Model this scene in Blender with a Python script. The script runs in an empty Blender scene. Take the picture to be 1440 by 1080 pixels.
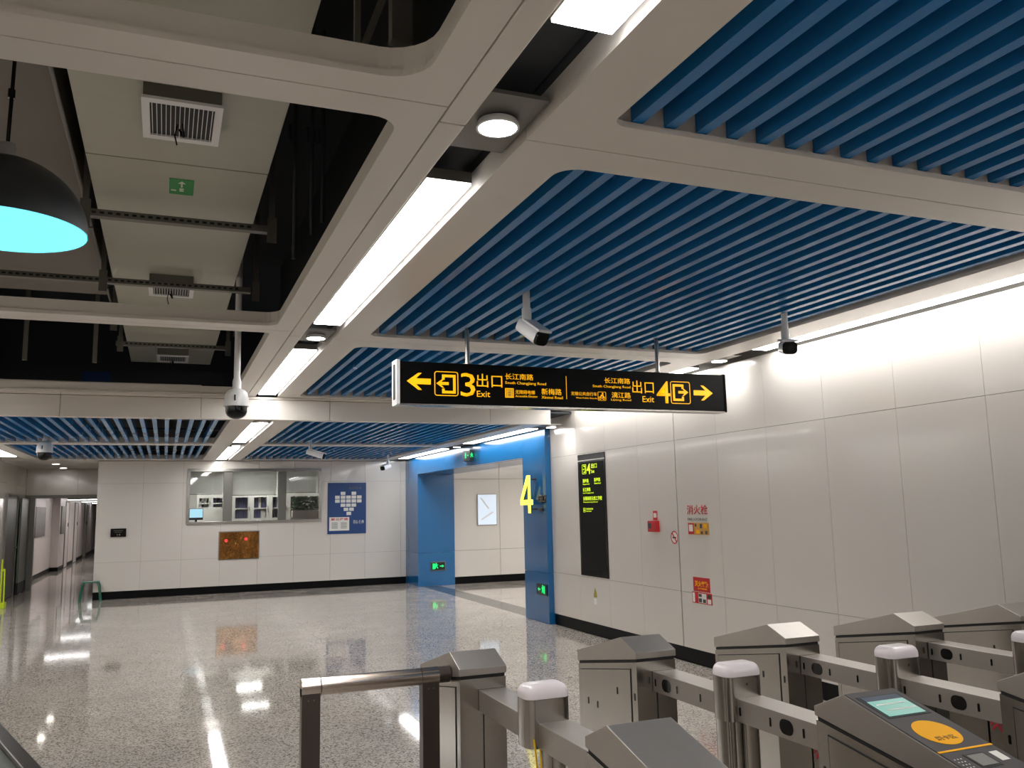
import bpy, bmesh, math, random
from mathutils import Vector, Matrix
random.seed(7)
C = bpy.context.scene.collection
SC = bpy.context.scene
# ------------------------------------------------------------------ camera
cam = bpy.data.cameras.new('camera')
cam.sensor_fit = 'HORIZONTAL'; cam.sensor_width = 36.0
cam.lens = 36.0 * 1202.0 / 1440.0
cam.clip_start = 0.05; cam.clip_end = 200
co = bpy.data.objects.new('camera', cam); C.objects.link(co)
YAW, PITCH, ROLL = math.radians(22.07), math.radians(8.142), math.radians(-1.2257)
_f = Vector((math.sin(YAW)*math.cos(PITCH), math.cos(YAW)*math.cos(PITCH), math.sin(PITCH)))
_r = Vector((math.cos(YAW), -math.sin(YAW), 0)); _u = _r.cross(_f)
_r2 = _r*math.cos(ROLL) + _u*math.sin(ROLL); _u2 = -_r*math.sin(ROLL) + _u*math.cos(ROLL)
_m = Matrix((_r2, _u2, -_f)).transposed().to_4x4(); _m.translation = Vector((0, 0, 1.65))
co.matrix_world = _m
SC.camera = co
# ------------------------------------------------------------------ world, light levels, exposure
w = bpy.data.worlds.new('world'); SC.world = w; w.use_nodes = True
w.node_tree.nodes['Background'].inputs[0].default_value = (0.8, 0.9, 1.0, 1)
w.node_tree.nodes['Background'].inputs[1].default_value = 0.02
SC.view_settings.view_transform = 'Standard'
SC.view_settings.look = 'None'
SC.view_settings.gamma = 1.0
SC.view_settings.use_curve_mapping = False
SC.view_settings.exposure = 1.0
PANEL_W, DISC_W, SMALL_W = 8.8, 60.0, 14.0
try:
    SC.cycles.max_bounces = 8; SC.cycles.diffuse_bounces = 4; SC.cycles.glossy_bounces = 4
    SC.cycles.sample_clamp_indirect = 6.0; SC.cycles.caustics_reflective = False
    SC.cycles.use_denoising = True
except Exception:
    pass

# ------------------------------------------------------------------ materials
def srgb(r, g, b):
    def f(c):
        c /= 255.0
        return c/12.92 if c <= .04045 else ((c+.055)/1.055)**2.4
    return (f(r), f(g), f(b), 1)

def mat(name, col, rough=.5, metal=0.0, emit=None, strength=0.0, coat=0.0, spec=.5,
        noise=None, bump=None, keep=False):
    m = bpy.data.materials.new(name); m.use_nodes = True
    nt = m.node_tree; p = nt.nodes['Principled BSDF']
    p.inputs['Base Color'].default_value = col
    p.inputs['Roughness'].default_value = rough
    p.inputs['Metallic'].default_value = metal
    p.inputs['Specular IOR Level'].default_value = spec
    p.inputs['Coat Weight'].default_value = coat
    p.inputs['Coat Roughness'].default_value = .06
    if emit:
        p.inputs['Emission Color'].default_value = emit
        p.inputs['Emission Strength'].default_value = strength
    geo = nt.nodes.new('ShaderNodeNewGeometry')
    if noise:       # (scale xyz, amount): slight tone variation of the finish
        sc, amt = noise
        mp = nt.nodes.new('ShaderNodeMapping'); mp.inputs['Scale'].default_value = sc
        nz = nt.nodes.new('ShaderNodeTexNoise'); nz.inputs['Scale'].default_value = 1.0
        nz.inputs['Detail'].default_value = 4
        nt.links.new(geo.outputs['Position'], mp.inputs[0]); nt.links.new(mp.outputs[0], nz.inputs['Vector'])
        mx = nt.nodes.new('ShaderNodeMix'); mx.data_type = 'RGBA'
        d = tuple(max(0, c*(1-amt)) for c in col[:3])+(1,); l = tuple(min(1, c*(1+amt)) for c in col[:3])+(1,)
        mx.inputs[6].default_value = d; mx.inputs[7].default_value = l
        nt.links.new(nz.outputs['Fac'], mx.inputs[0]); nt.links.new(mx.outputs[2], p.inputs['Base Color'])
        if keep: return m
        mr = nt.nodes.new('ShaderNodeMapRange')
        mr.inputs[3].default_value = max(0.02, rough*.75); mr.inputs[4].default_value = min(1, rough*1.3)
        nt.links.new(nz.outputs['Fac'], mr.inputs[0]); nt.links.new(mr.outputs[0], p.inputs['Roughness'])
        if bump:
            b = nt.nodes.new('ShaderNodeBump'); b.inputs['Strength'].default_value = bump
            b.inputs['Distance'].default_value = .002
            nt.links.new(nz.outputs['Fac'], b.inputs['Height']); nt.links.new(b.outputs[0], p.inputs['Normal'])
    return m

M = {}
M['frame'] = mat('ceiling_white_panel', srgb(214, 208, 200), .32, noise=((1.5, 1.5, 1.5), .04))
M['fascia'] = mat('fascia_panel_white', srgb(214, 208, 200), .35, noise=((1.5, 1.5, 1.5), .04))
M['slat'] = mat('blue_slat', srgb(36, 120, 184), .24, noise=((2, 2, 2), .05), spec=.3)
M['wall'] = mat('cream_enamel_panel', srgb(213, 207, 199), .16, noise=((.6, .6, .6), .025), coat=.35)
M['wallback'] = mat('joint_backing', srgb(132, 128, 121), .7)
M['blue'] = mat('blue_enamel_panel', srgb(24, 96, 150), .17, noise=((1, 1, 1), .05), coat=.3)
M['black'] = mat('black_stone_skirting', srgb(8, 8, 9), .4, spec=.12)
M['void'] = mat('dark_plenum_paint', srgb(60, 63, 67), .85, noise=((1, 1, 1), .2))
M['duct'] = mat('duct_board', srgb(168, 167, 152), .33, noise=((.7, 7, 1), .09), bump=.25)
M['duct2'] = mat('duct_taupe', srgb(112, 106, 98), .6, noise=((2, 2, 2), .08))
M['galv'] = mat('galvanised_steel', srgb(120, 118, 112), .45, .7, noise=((5, 5, 5), .1))
M['steel'] = mat('brushed_steel', srgb(176, 172, 166), .22, 1.0, noise=((45, 45, 1.2), .07), keep=True)
M['steelh'] = mat('brushed_steel_lid', srgb(180, 174, 167), .44, 1.0, noise=((40, 1.2, 1.2), .05), keep=True)
M['steeld'] = mat('dark_steel', srgb(96, 88, 84), .35, 1.0, noise=((40, 40, 1.2), .05), keep=True)
M['steelr'] = mat('polished_rail_steel', srgb(190, 178, 168), .2, 1.0)
M['seam'] = mat('black_gap', srgb(10, 10, 10), .6)
M['slot'] = mat('sensor_black', srgb(6, 6, 8), .12)
M['cap'] = mat('frosted_lamp_cap', srgb(232, 222, 224), .28, coat=.3)
M['white'] = mat('white_plastic', srgb(226, 226, 226), .32)
M['blackp'] = mat('black_plastic', srgb(8, 8, 9), .14, spec=.3)
M['yellow'] = mat('sign_yellow_lit', srgb(255, 190, 10), .5, emit=srgb(255, 180, 0), strength=.42)
M['signblack'] = mat('sign_black', srgb(7, 7, 7), .45, spec=.12)
M['lime'] = mat('lime_lit', srgb(220, 250, 40), .5, emit=srgb(205, 240, 30), strength=.40)
M['four'] = mat('number_lit', srgb(255, 250, 120), .5, emit=srgb(255, 240, 70), strength=.8)
M['green'] = mat('exit_green_lit', srgb(10, 220, 120), .5, emit=srgb(10, 225, 110), strength=.5)
M['exitblack'] = mat('exit_sign_face', srgb(10, 26, 20), .3)
M['red'] = mat('red_paint', srgb(190, 24, 34), .4)
M['redreflect'] = mat('red_gate_reflection', srgb(255, 40, 40), .4, emit=srgb(255, 40, 50), strength=.9)  # gate lights mirrored in the brass, put in as glowing colour
M['greensign'] = mat('green_sticker', srgb(28, 140, 62), .45)
M['paper'] = mat('paper_white', srgb(225, 222, 215), .5)
M['bluep'] = mat('poster_blue', srgb(18, 60, 116), .35, noise=((1.2, 1, 1.2), .35))
M['brass'] = mat('brass_mirror', srgb(176, 124, 66), .14, 1.0, noise=((3.2, 3.2, 1.3), .6), bump=1.0)
M['brass'].node_tree.nodes['Bump'].inputs['Distance'].default_value = .05
M['teal'] = mat('screen_teal', srgb(20, 90, 80), .3, emit=srgb(60, 190, 165), strength=.2)
M['tealdark'] = mat('screen_navy', srgb(10, 30, 50), .5, emit=srgb(14, 60, 90), strength=.12)
M['readergrey'] = mat('reader_grey', srgb(66, 62, 62), .55, spec=.25)
M['amber'] = mat('amber_sticker', srgb(246, 176, 0), .6, spec=.2)
M['brown'] = mat('brown_print', srgb(130, 88, 10), .5)
M['logo'] = mat('logo_red', srgb(170, 40, 52), .4)
M['stool'] = mat('green_tube', srgb(24, 100, 78), .35)
M['limepaint'] = mat('lime_paint', srgb(200, 220, 30), .4)
M['doordark'] = mat('dark_door', srgb(60, 62, 60), .4)
M['doorgrey'] = mat('grey_door', srgb(104, 108, 100), .4)
M['corr'] = mat('corridor_wall', srgb(190, 180, 176), .4)
M['office'] = mat('office_wall', srgb(205, 205, 200), .6)
M['cabwhite'] = mat('cabinet_white', srgb(216, 216, 210), .4)
M['binder'] = mat('binder_blue', srgb(58, 62, 96), .5)
M['leaf'] = mat('leaf_green', srgb(38, 92, 44), .5, noise=((20, 20, 20), .3))
M['monitor'] = mat('monitor_lit', srgb(170, 220, 240), .3, emit=srgb(170, 220, 240), strength=.5)
M['lightbox'] = mat('lightbox_face', srgb(215, 228, 240), .3, emit=srgb(205, 222, 242), strength=.22)
M['yribbon'] = mat('yellow_ribbon', srgb(240, 190, 10), .5)
M['threshold'] = mat('threshold_stone', srgb(84, 84, 84), .12)
M['orange'] = mat('orange_print', srgb(205, 150, 60), .5)
M['olive'] = mat('warning_yellow', srgb(150, 140, 20), .5)
M['glassg'] = mat('rail_side_grey', srgb(120, 126, 118), .3, .6)

def emis(name, col, s):
    m = bpy.data.materials.new(name); m.use_nodes = True; nt = m.node_tree
    nt.nodes.remove(nt.nodes['Principled BSDF'])
    e = nt.nodes.new('ShaderNodeEmission'); e.inputs[0].default_value = col; e.inputs[1].default_value = s
    nt.links.new(e.outputs[0], nt.nodes['Material Output'].inputs[0]); return m
M['panel_light'] = emis('light_panel_diffuser', (1, .985, .975, 1), PANEL_W)
M['disc_light'] = emis('downlight_diffuser', (1, .985, .975, 1), DISC_W)
M['small_light'] = emis('passage_downlight', (1, .93, .84, 1), SMALL_W)
M['office_light'] = emis('office_light', (1, .98, .96, 1), 26)
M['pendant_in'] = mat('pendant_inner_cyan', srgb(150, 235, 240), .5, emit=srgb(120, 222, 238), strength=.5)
M['pendant_out'] = mat('pendant_black', srgb(14, 18, 22), .5)

def glass():
    m = bpy.data.materials.new('window_glass'); m.use_nodes = True; nt = m.node_tree
    nt.nodes.remove(nt.nodes['Principled BSDF'])
    t = nt.nodes.new('ShaderNodeBsdfTransparent'); t.inputs[0].default_value = (.97, .98, .97, 1)
    g = nt.nodes.new('ShaderNodeBsdfGlossy'); g.inputs['Roughness'].default_value = .02
    f = nt.nodes.new('ShaderNodeFresnel'); f.inputs[0].default_value = 1.5
    x = nt.nodes.new('ShaderNodeMixShader')
    nt.links.new(f.outputs[0], x.inputs[0]); nt.links.new(t.outputs[0], x.inputs[1]); nt.links.new(g.outputs[0], x.inputs[2])
    nt.links.new(x.outputs[0], nt.nodes['Material Output'].inputs[0]); return m
M['glass'] = glass()

def granite():
    m = bpy.data.materials.new('polished_granite'); m.use_nodes = True; nt = m.node_tree
    p = nt.nodes['Principled BSDF']; geo = nt.nodes.new('ShaderNodeNewGeometry')
    def nz(s, d=2):
        n = nt.nodes.new('ShaderNodeTexNoise'); n.inputs['Scale'].default_value = s; n.inputs['Detail'].default_value = d
        nt.links.new(geo.outputs['Position'], n.inputs['Vector']); return n
    vo = nt.nodes.new('ShaderNodeTexVoronoi'); vo.inputs['Scale'].default_value = 100
    nt.links.new(geo.outputs['Position'], vo.inputs['Vector'])
    r = nt.nodes.new('ShaderNodeValToRGB')
    r.color_ramp.elements[0].position = 0.0; r.color_ramp.elements[0].color = srgb(128, 118, 110)
    r.color_ramp.elements[1].position = 1.0; r.color_ramp.elements[1].color = srgb(222, 212, 200)
    e = r.color_ramp.elements.new(.22); e.color = srgb(146, 136, 127)
    e = r.color_ramp.elements.new(.30); e.color = srgb(194, 184, 173)
    sep = nt.nodes.new('ShaderNodeSeparateColor'); nt.links.new(vo.outputs['Color'], sep.inputs[0])
    nt.links.new(sep.outputs[0], r.inputs[0])
    big = nz(2.2, 4); mx = nt.nodes.new('ShaderNodeMix'); mx.data_type = 'RGBA'; mx.blend_type = 'MULTIPLY'
    mx.inputs[0].default_value = .35
    nt.links.new(r.outputs[0], mx.inputs[6]); nt.links.new(big.outputs['Fac'], mx.inputs[7])
    nt.links.new(mx.outputs[2], p.inputs['Base Color'])
    p.inputs['Roughness'].default_value = .055; p.inputs['IOR'].default_value = 1.5
    return m
M['granite'] = granite()

# ------------------------------------------------------------------ helpers
def NB(): return bmesh.new()
def box(bm, x0, x1, y0, y1, z0, z1):
    vs = [bm.verts.new((x, y, z)) for x in (x0, x1) for y in (y0, y1) for z in (z0, z1)]
    for f in ((0, 1, 3, 2), (4, 6, 7, 5), (0, 4, 5, 1), (2, 3, 7, 6), (0, 2, 6, 4), (1, 5, 7, 3)):
        bm.faces.new([vs[i] for i in f])
    return vs
def prism(bm, prof, axis, a, b):
    """prof: 2-D outline; axis 'x' -> (y,z) profile, 'y' -> (x,z), 'z' -> (x,y)"""
    def P(p, t):
        return {'x': (t, p[0], p[1]), 'y': (p[0], t, p[1]), 'z': (p[0], p[1], t)}[axis]
    A = [bm.verts.new(P(p, a)) for p in prof]; B = [bm.verts.new(P(p, b)) for p in prof]
    n = len(prof)
    bm.faces.new(A); bm.faces.new(list(reversed(B)))
    for i in range(n):
        bm.faces.new((A[i], B[i], B[(i+1) % n], A[(i+1) % n]))
def rrect(u0, u1, v0, v1, r, k=5):
    o = []
    for cx, cy, a0 in ((u1-r, v1-r, 0), (u0+r, v1-r, 90), (u0+r, v0+r, 180), (u1-r, v0+r, 270)):
        for i in range(k+1):
            a = math.radians(a0+90*i/k); o.append((cx+r*math.cos(a), cy+r*math.sin(a)))
    return o
def tube(bm, p0, p1, r, n=12, r1=None):
    p0, p1 = Vector(p0), Vector(p1); d = (p1-p0)
    q = d.to_track_quat('Z', 'Y').to_matrix(); r1 = r if r1 is None else r1
    A = []; B = []
    for i in range(n):
        a = 2*math.pi*i/n; v = q @ Vector((math.cos(a), math.sin(a), 0))
        A.append(bm.verts.new(p0+v*r)); B.append(bm.verts.new(p1+v*r1))
    bm.faces.new(list(reversed(A))); bm.faces.new(B)
    for i in range(n): bm.faces.new((A[i], A[(i+1) % n], B[(i+1) % n], B[i]))
def poly_tube(bm, pts, r, n=8):
    for a, b in zip(pts[:-1], pts[1:]): tube(bm, a, b, r, n)
def lathe(bm, prof, c, n=28, cap=True):
    rings = []
    for r, z in prof:
        rings.append([bm.verts.new((c[0]+r*math.cos(2*math.pi*i/n), c[1]+r*math.sin(2*math.pi*i/n), c[2]+z)) for i in range(n)])
    for A, B in zip(rings[:-1], rings[1:]):
        for i in range(n): bm.faces.new((A[i], A[(i+1) % n], B[(i+1) % n], B[i]))
    if cap:
        bm.faces.new(list(reversed(rings[0]))); bm.faces.new(rings[-1])
def mesh(name, bm, m, bevel=0, smooth=False):
    if bevel:
        bmesh.ops.bevel(bm, geom=list(bm.edges), offset=bevel, segments=2, affect='EDGES', profile=.6)
    bmesh.ops.recalc_face_normals(bm, faces=bm.faces)
    me = bpy.data.meshes.new(name); bm.to_mesh(me); bm.free(); me.materials.append(m)
    if smooth:
        for p in me.polygons: p.use_smooth = True
        try: me.set_sharp_from_angle(angle=math.radians(40))
        except Exception: pass
    return me
ROOT = {}
def obj(name, bm, m, parent=None, bevel=0, smooth=False, label=None, kind=None):
    """world-space geometry; stored relative to the thing's base when it has a parent"""
    if parent is not None:
        L = ROOT[parent.name]
        if L.length: bmesh.ops.translate(bm, verts=bm.verts, vec=-L)
    me = mesh(name, bm, m, bevel, smooth)
    o = bpy.data.objects.new(name, me); C.objects.link(o)
    if parent is not None:
        o.parent = parent; ROOT[o.name] = ROOT[parent.name]
    else: ROOT[o.name] = Vector((0, 0, 0))
    if label: o['label'] = label
    if kind: o['kind'] = kind
    return o
def inst(name, me, loc, parent):
    o = bpy.data.objects.new(name, me); C.objects.link(o); o.location = Vector(loc)-ROOT[parent.name]; o.parent = parent
    ROOT[o.name] = ROOT[parent.name]; return o
def thing(name, label, cat, loc, group=None):
    o = bpy.data.objects.new(name, None); C.objects.link(o); o.location = loc; o.empty_display_size = .1
    o['label'] = label; o['category'] = cat
    if group: o['group'] = group
    ROOT[o.name] = Vector(loc); return o
def setting(name, label=None, loc=(0, 0, 0)):
    o = bpy.data.objects.new(name, None); C.objects.link(o); o['kind'] = 'structure'; o.location = loc
    if label: o['label'] = label
    ROOT[o.name] = Vector(loc); return o
def tag(o, label, cat, group=None):
    o['label'] = label; o['category'] = cat
    if group: o['group'] = group
    return o

FRONT = (Vector((1, 0, 0)), Vector((0, 0, 1)), Vector((0, -1, 0)))        # a face that looks towards -Y
SIDE = (Vector((0, -1, 0)), Vector((0, 0, 1)), Vector((-1, 0, 0)))        # a face that looks towards -X
UNDER = (Vector((1, 0, 0)), Vector((0, 1, 0)), Vector((0, 0, -1)))        # an underside
def flat(bm, fr, o, polys, t=.002):
    """extruded 2-D outlines on a face; o = origin, polys in face coordinates"""
    U, V, N = fr; o = Vector(o)
    for pl in polys:
        A = [bm.verts.new(o+U*a+V*b) for a, b in pl]; B = [bm.verts.new(o+U*a+V*b+N*t) for a, b in pl]
        n = len(pl)
        bm.faces.new(A); bm.faces.new(B)
        for i in range(n): bm.faces.new((A[i], A[(i+1) % n], B[(i+1) % n], B[i]))
def rect(u0, u1, v0, v1): return [(u0, v0), (u1, v0), (u1, v1), (u0, v1)]
def ring_poly(bm, fr, o, u0, u1, v0, v1, w_, r, t=.002):
    A = rrect(u0, u1, v0, v1, r); B = rrect(u0+w_, u1-w_, v0+w_, v1-w_, max(r-w_, .001)); n = len(A)
    flat(bm, fr, o, [[A[i], A[(i+1) % n], B[(i+1) % n], B[i]] for i in range(n)], t)
def text(name, body, fr, o, u0, u1, v0, v1, m, parent, bold=.012, t=.0015, label=None):
    """lettering as real thin letters fitted into a rectangle of a face"""
    cu = bpy.data.curves.new('lettering', 'FONT'); cu.body = body; cu.offset = bold; cu.resolution_u = 2
    to = bpy.data.objects.new('lettering', cu); C.objects.link(to); bpy.context.view_layer.update()
    me = bpy.data.meshes.new_from_object(to.evaluated_get(bpy.context.evaluated_depsgraph_get()))
    bpy.data.objects.remove(to); bpy.data.curves.remove(cu)
    xs = [v.co.x for v in me.vertices]; ys = [v.co.y for v in me.vertices]
    if not xs: return None
    ax, bx, ay, by = min(xs), max(xs), min(ys), max(ys)
    U, V, N = fr; o = Vector(o)
    bm = NB(); bm.from_mesh(me); bpy.data.meshes.remove(me)
    for v in bm.verts:
        a = u0+(v.co.x-ax)/(bx-ax)*(u1-u0); b = v0+(v.co.y-ay)/(by-ay)*(v1-v0)
        v.co = o+U*a+V*b+N*t
    ext = bmesh.ops.extrude_face_region(bm, geom=list(bm.faces))
    for g in ext['geom']:
        if isinstance(g, bmesh.types.BMVert): g.co -= N*t*.9
    return obj(name, bm, m, parent, label=label)

# ------------------------------------------------------------------ big dimensions
XL, XR, YF, YB = -2.95, 5.13, 19.0, -7.0
Z1, Z2, YS = 3.0, 2.73, 10.45

# ------------------------------------------------------------------ floor
floor = setting('floor', 'polished speckled grey granite floor')
b = NB(); box(b, -4.2, 10.2, YB-.2, 46, -.2, -.012); obj('floor_base', b, M['wallback'], floor)
b = NB(); box(b, XL, XR, YB, .985, -.012, 0); obj('floor_slab', b, M['granite'], floor)
TP = .808
b = NB(); box(b, .001, TP-.001, .001, TP-.001, -.012, 0); tile = mesh('tile', b, M['granite'])
ny = 0
for j in range(27):
    for i in range(10):
        inst('tile', tile, (XL+i*TP, .985+j*TP, 0), floor); 
    ny = .985+(j+1)*TP
b = NB(); box(b, -4.2, -.9, ny+.001, 46, -.012, 0); obj('floor_slab', b, M['granite'], floor)
b = NB(); box(b, XR+.40, 10.1, 10.9, 18.3, -.012, 0); obj('floor_slab', b, M['granite'], floor)
b = NB(); box(b, XR+.002, XR+.398, 12.1, 18.0, -.012, 0.0005); obj('threshold', b, M['threshold'], floor, label='dark grey stone threshold strip')

# ------------------------------------------------------------------ wall panels
def minus(r, h):
    x0, x1, z0, z1 = r; a0, a1, c0, c1 = h
    if a1 <= x0 or a0 >= x1 or c1 <= z0 or c0 >= z1: return [r]
    o = []
    if a0 > x0: o.append((x0, a0, z0, z1))
    if a1 < x1: o.append((a1, x1, z0, z1))
    m0, m1 = max(x0, a0), min(x1, a1)
    if c0 > z0: o.append((m0, m1, z0, c0))
    if c1 < z1: o.append((m0, m1, c1, z1))
    return o
def wall_front(parent, y, xs, zs, m, hole=None, t=.03, g=.0016):
    for i in range(len(xs)-1):
        for k in range(len(zs)-1):
            r = (xs[i]+g, xs[i+1]-g, zs[k]+g, zs[k+1]-g)
            rs = minus(r, hole) if hole else [r]
            if not rs: continue
            b = NB()
            for q in rs: box(b, q[0], q[1], y, y+t, q[2], q[3])
            obj('wall_panel', b, m, parent)
def wall_side(parent, x, ys, zs, m, t=.03, g=.0016, s=1):
    for i in range(len(ys)-1):
        for k in range(len(zs)-1):
            b = NB(); box(b, min(x, x+s*t), max(x, x+s*t), ys[i]+g, ys[i+1]-g, zs[k]+g, zs[k+1]-g)
            obj('wall_panel', b, m, parent)

wr = setting('wall_right', 'right wall of glossy cream enamel panels')
b = NB(); box(b, XR+.03, XR+.2, YB, 11.2, 0, 4.6); obj('backing', b, M['wallback'], wr)
yr = [-6.98, -5.2, -4.4, -3.6, -2.8, -2.03, -1.26, -.49, .28, 1.05, 1.82, 2.59, 3.36, 4.13, 4.9, 5.67, 6.44, 7.21, 7.976]
yr2 = [7.990, 8.78, 9.58, 10.40, 11.24]
wall_side(wr, XR, yr, [.15, .72, 2.325, 3.0], M['wall']); wall_side(wr, XR, yr2, [.15, .72, 2.325, 3.0], M['wall'])
b = NB(); box(b, XR+.024, XR+.03, 7.976, 7.992, .15, 2.325); obj('dark_joint', b, M['seam'], wr)
b = NB(); box(b, XR+.012, XR+.03, YB, 11.24, 0, .15); bs = obj('baseboard_right', b, M['black'], kind='structure', label='black stone skirting below the right wall')

wf = setting('wall_front', 'far wall of cream enamel panels with the office window')
xf = [-1.26, -.42, .34, 1.09, 1.84, 2.58, 3.36, 4.12, 4.93, 5.05]
WIN = (.41, 3.165, 1.41, 2.56)
wall_front(wf, YF, xf, [.15, .715, 2.27, 2.72], M['wall'], WIN)
b = NB()
for q in minus((-1.26, 5.9, 0, 4.6), WIN): box(b, q[0], q[1], YF+.03, YF+.18, q[2], q[3])
obj('backing', b, M['wallback'], wf)
b = NB(); box(b, -1.26, 5.05, YF+.012, YF+.03, 0, .15); obj('baseboard_front', b, M['black'], kind='structure', label='black stone skirting below the far wall')

wl = setting('wall_left', 'left wall of cream enamel panels')
b = NB(); box(b, XL-.2, XL-.03, YB, 22.4, 0, 4.6); obj('backing', b, M['wallback'], wl)
yl = [YB+.02+i*1.5 for i in range(18)]
yl = [y for y in yl if y < 19.4]+[19.75]
wall_side(wl, XL, yl, [.15, .72, 2.325, 3.0], M['wall'], s=-1)
wall_side(wl, XL, [21.15, 22.38], [.15, .72, 2.325, 2.73], M['wall'], s=-1)
wall_side(wl, XL, [19.75, 21.15], [2.12, 2.73], M['wall'], s=-1)
b = NB(); box(b, XL-.03, XL-.012, YB, 19.8, 0, .15); obj('baseboard_left', b, M['black'], kind='structure', label='black stone skirting below the left wall')
wb = setting('wall_back', 'wall behind the viewer')
b = NB(); box(b, XL, XR+.2, YB-.15, YB, 0, 4.6); obj('backing', b, M['corr'], wb)

# ------------------------------------------------------------------ blue exit portal (opening on the right)
pt = setting('door_1', 'blue enamel portal of the exit passage')
BX = 5.05
def blue_panel(y0, y1, z0, z1):
    b = NB(); box(b, BX, XR+.02, y0+.002, y1-.002, z0+.002, z1-.002); obj('portal_panel', b, M['blue'], pt)
blue_panel(11.24, 12.1, 0, .70); blue_panel(11.24, 12.1, .70, 2.75)
blue_panel(18.0, 19.0, 0, .70); blue_panel(18.0, 19.0, .70, 2.75)
blue_panel(12.1, 14.0, 2.38, 2.75); blue_panel(14.0, 16.0, 2.38, 2.75); blue_panel(16.0, 18.0, 2.38, 2.75)
b = NB(); box(b, XR+.02, 5.88, 18.02, 18.1, .002, .698); obj('portal_panel', b, M['blue'], pt)
b = NB(); box(b, XR+.02, 5.88, 18.02, 18.1, .702, 2.375); obj('portal_panel', b, M['blue'], pt)
b = NB(); box(b, XR+.02, 5.88, 12.0, 12.08, .002, 2.375); obj('portal_panel', b, M['blue'], pt)
b = NB(); box(b, XR+.02, 5.88, 12.0, 18.1, 2.38, 2.42); obj('portal_soffit', b, M['blue'], pt)
b = NB(); box(b, XR+.02, XR+.2, 11.2, 19.0, 2.76, 4.6); obj('portal_backing', b, M['void'], pt)

# passage beyond the portal
wp = setting('wall_passage', 'cream panel walls of the passage beyond the blue portal')
wall_front(wp, 18.12, [5.88, 6.98, 7.9, 9.0, 10.1], [.15, .715, 2.27, 2.72], M['wall'], g=.004)
b = NB(); box(b, 5.88, 10.2, 18.15, 18.3, 0, 2.9); obj('backing', b, M['wallback'], wp)
b = NB(); box(b, 5.4, 10.2, 10.7, 10.85, 0, 2.9); box(b, 10.1, 10.2, 10.85, 18.15, 0, 2.9); box(b, XR+.2, XR+.25, 10.8, 12.0, 0, 2.9); obj('side_wall', b, M['office'], wp)
b = NB(); box(b, 5.88, 10.1, 18.132, 18.15, 0, .15); obj('baseboard_passage', b, M['black'], kind='structure', label='black skirting in the exit passage')
b = NB(); box(b, 5.88, 10.2, 10.7, 18.3, 2.75, 2.85); obj('ceiling_passage', b, M['frame'], kind='structure', label='white ceiling of the exit passage')

# ------------------------------------------------------------------ ceiling frames
ceil = setting('ceiling', 'white modular ceiling frames with blue slats')
def frame_plate(x0, x1, y0, y1, h, z, r, t=.105, name='ceiling_frame'):
    g = .003; x0 += g; x1 -= g; y0 += g; y1 -= g
    hx0, hx1, hy0, hy1 = h; b = NB(); k = 6
    def loop(d): return rrect(hx0-d, hx1+d, hy0-d, hy1+d, r+d, k)
    inner = loop(0); n = len(inner)
    cor = [(x1, y1), (x0, y1), (x0, y0), (x1, y0)]
    O = [cor[i//(k+1)] for i in range(n)]
    def ring(pts, zz): return [b.verts.new((p[0], p[1], zz)) for p in pts]
    cv = [b.verts.new((c[0], c[1], z)) for c in cor]; ct = [b.verts.new((c[0], c[1], z+t)) for c in cor]
    L0 = ring(loop(.0), z); L1 = ring(loop(.0), z+.022); L2 = ring(loop(.014), z+.026); L3 = ring(loop(.014), z+t)
    for i in range(n):
        j = (i+1) % n; a = cv[i//(k+1)]; c = cv[j//(k+1)]
        b.faces.new((L0[i], L0[j], a) if a is c else (L0[i], L0[j], c, a))
        a = ct[i//(k+1)]; c = ct[j//(k+1)]
        b.faces.new((L3[i], L3[j], a) if a is c else (L3[i], L3[j], c, a))
        for A, B in ((L0, L1), (L1, L2), (L2, L3)): b.faces.new((A[i], A[j], B[j], B[i]))
    for i in range(4):
        j = (i+1) % 4; b.faces.new((cv[i], cv[j], ct[j], ct[i]))
    return obj(name, b, M['frame'], ceil)
def strip(x0, x1, y0, y1, z, t=.105):
    b = NB(); g = .003; box(b, x0+g, x1-g, y0+g, y1-g, z, z+t); obj('ceiling_frame', b, M['frame'], ceil, bevel=.006)
# near bays, right of the centre light trench
RH = (1.44, 4.55)
for y0, y1, h0, h1, r in ((-6.9, -5.28, -6.7, -5.46, .06), (-5.28, -1.24, -5.05, -1.46, .06), (-1.24, 2.775, -1.02, 2.555, .06), (2.775, 6.77, 2.965, 6.545, .10), (6.77, YS, 7.0, 10.33, .10)):
    frame_plate(1.20, 4.86, y0, y1, (RH[0], RH[1], h0, h1), Z1, r)
# near bays, left
LH = (-2.3, .72)
for y0, y1, h0, h1, r in ((-6.9, -5.4, -6.7, -5.5, .08), (-5.4, -1.4, -5.26, -1.54, .14), (-1.4, 2.62, -1.26, 2.485, .14), (2.62, 6.52, 2.765, 6.37, .10), (6.52, YS, 6.62, 10.40, .04)):
    frame_plate(-2.62, .852, y0, y1, (LH[0], LH[1] if h0 < 6 else .70, h0, h1), Z1, r)
for y0, y1 in ((-6.9, -5.4), (-5.4, -1.4), (-1.4, 2.74), (2.74, 6.70), (6.70, YS)):
    strip(.852, .955, y0, y1, Z1)
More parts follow.
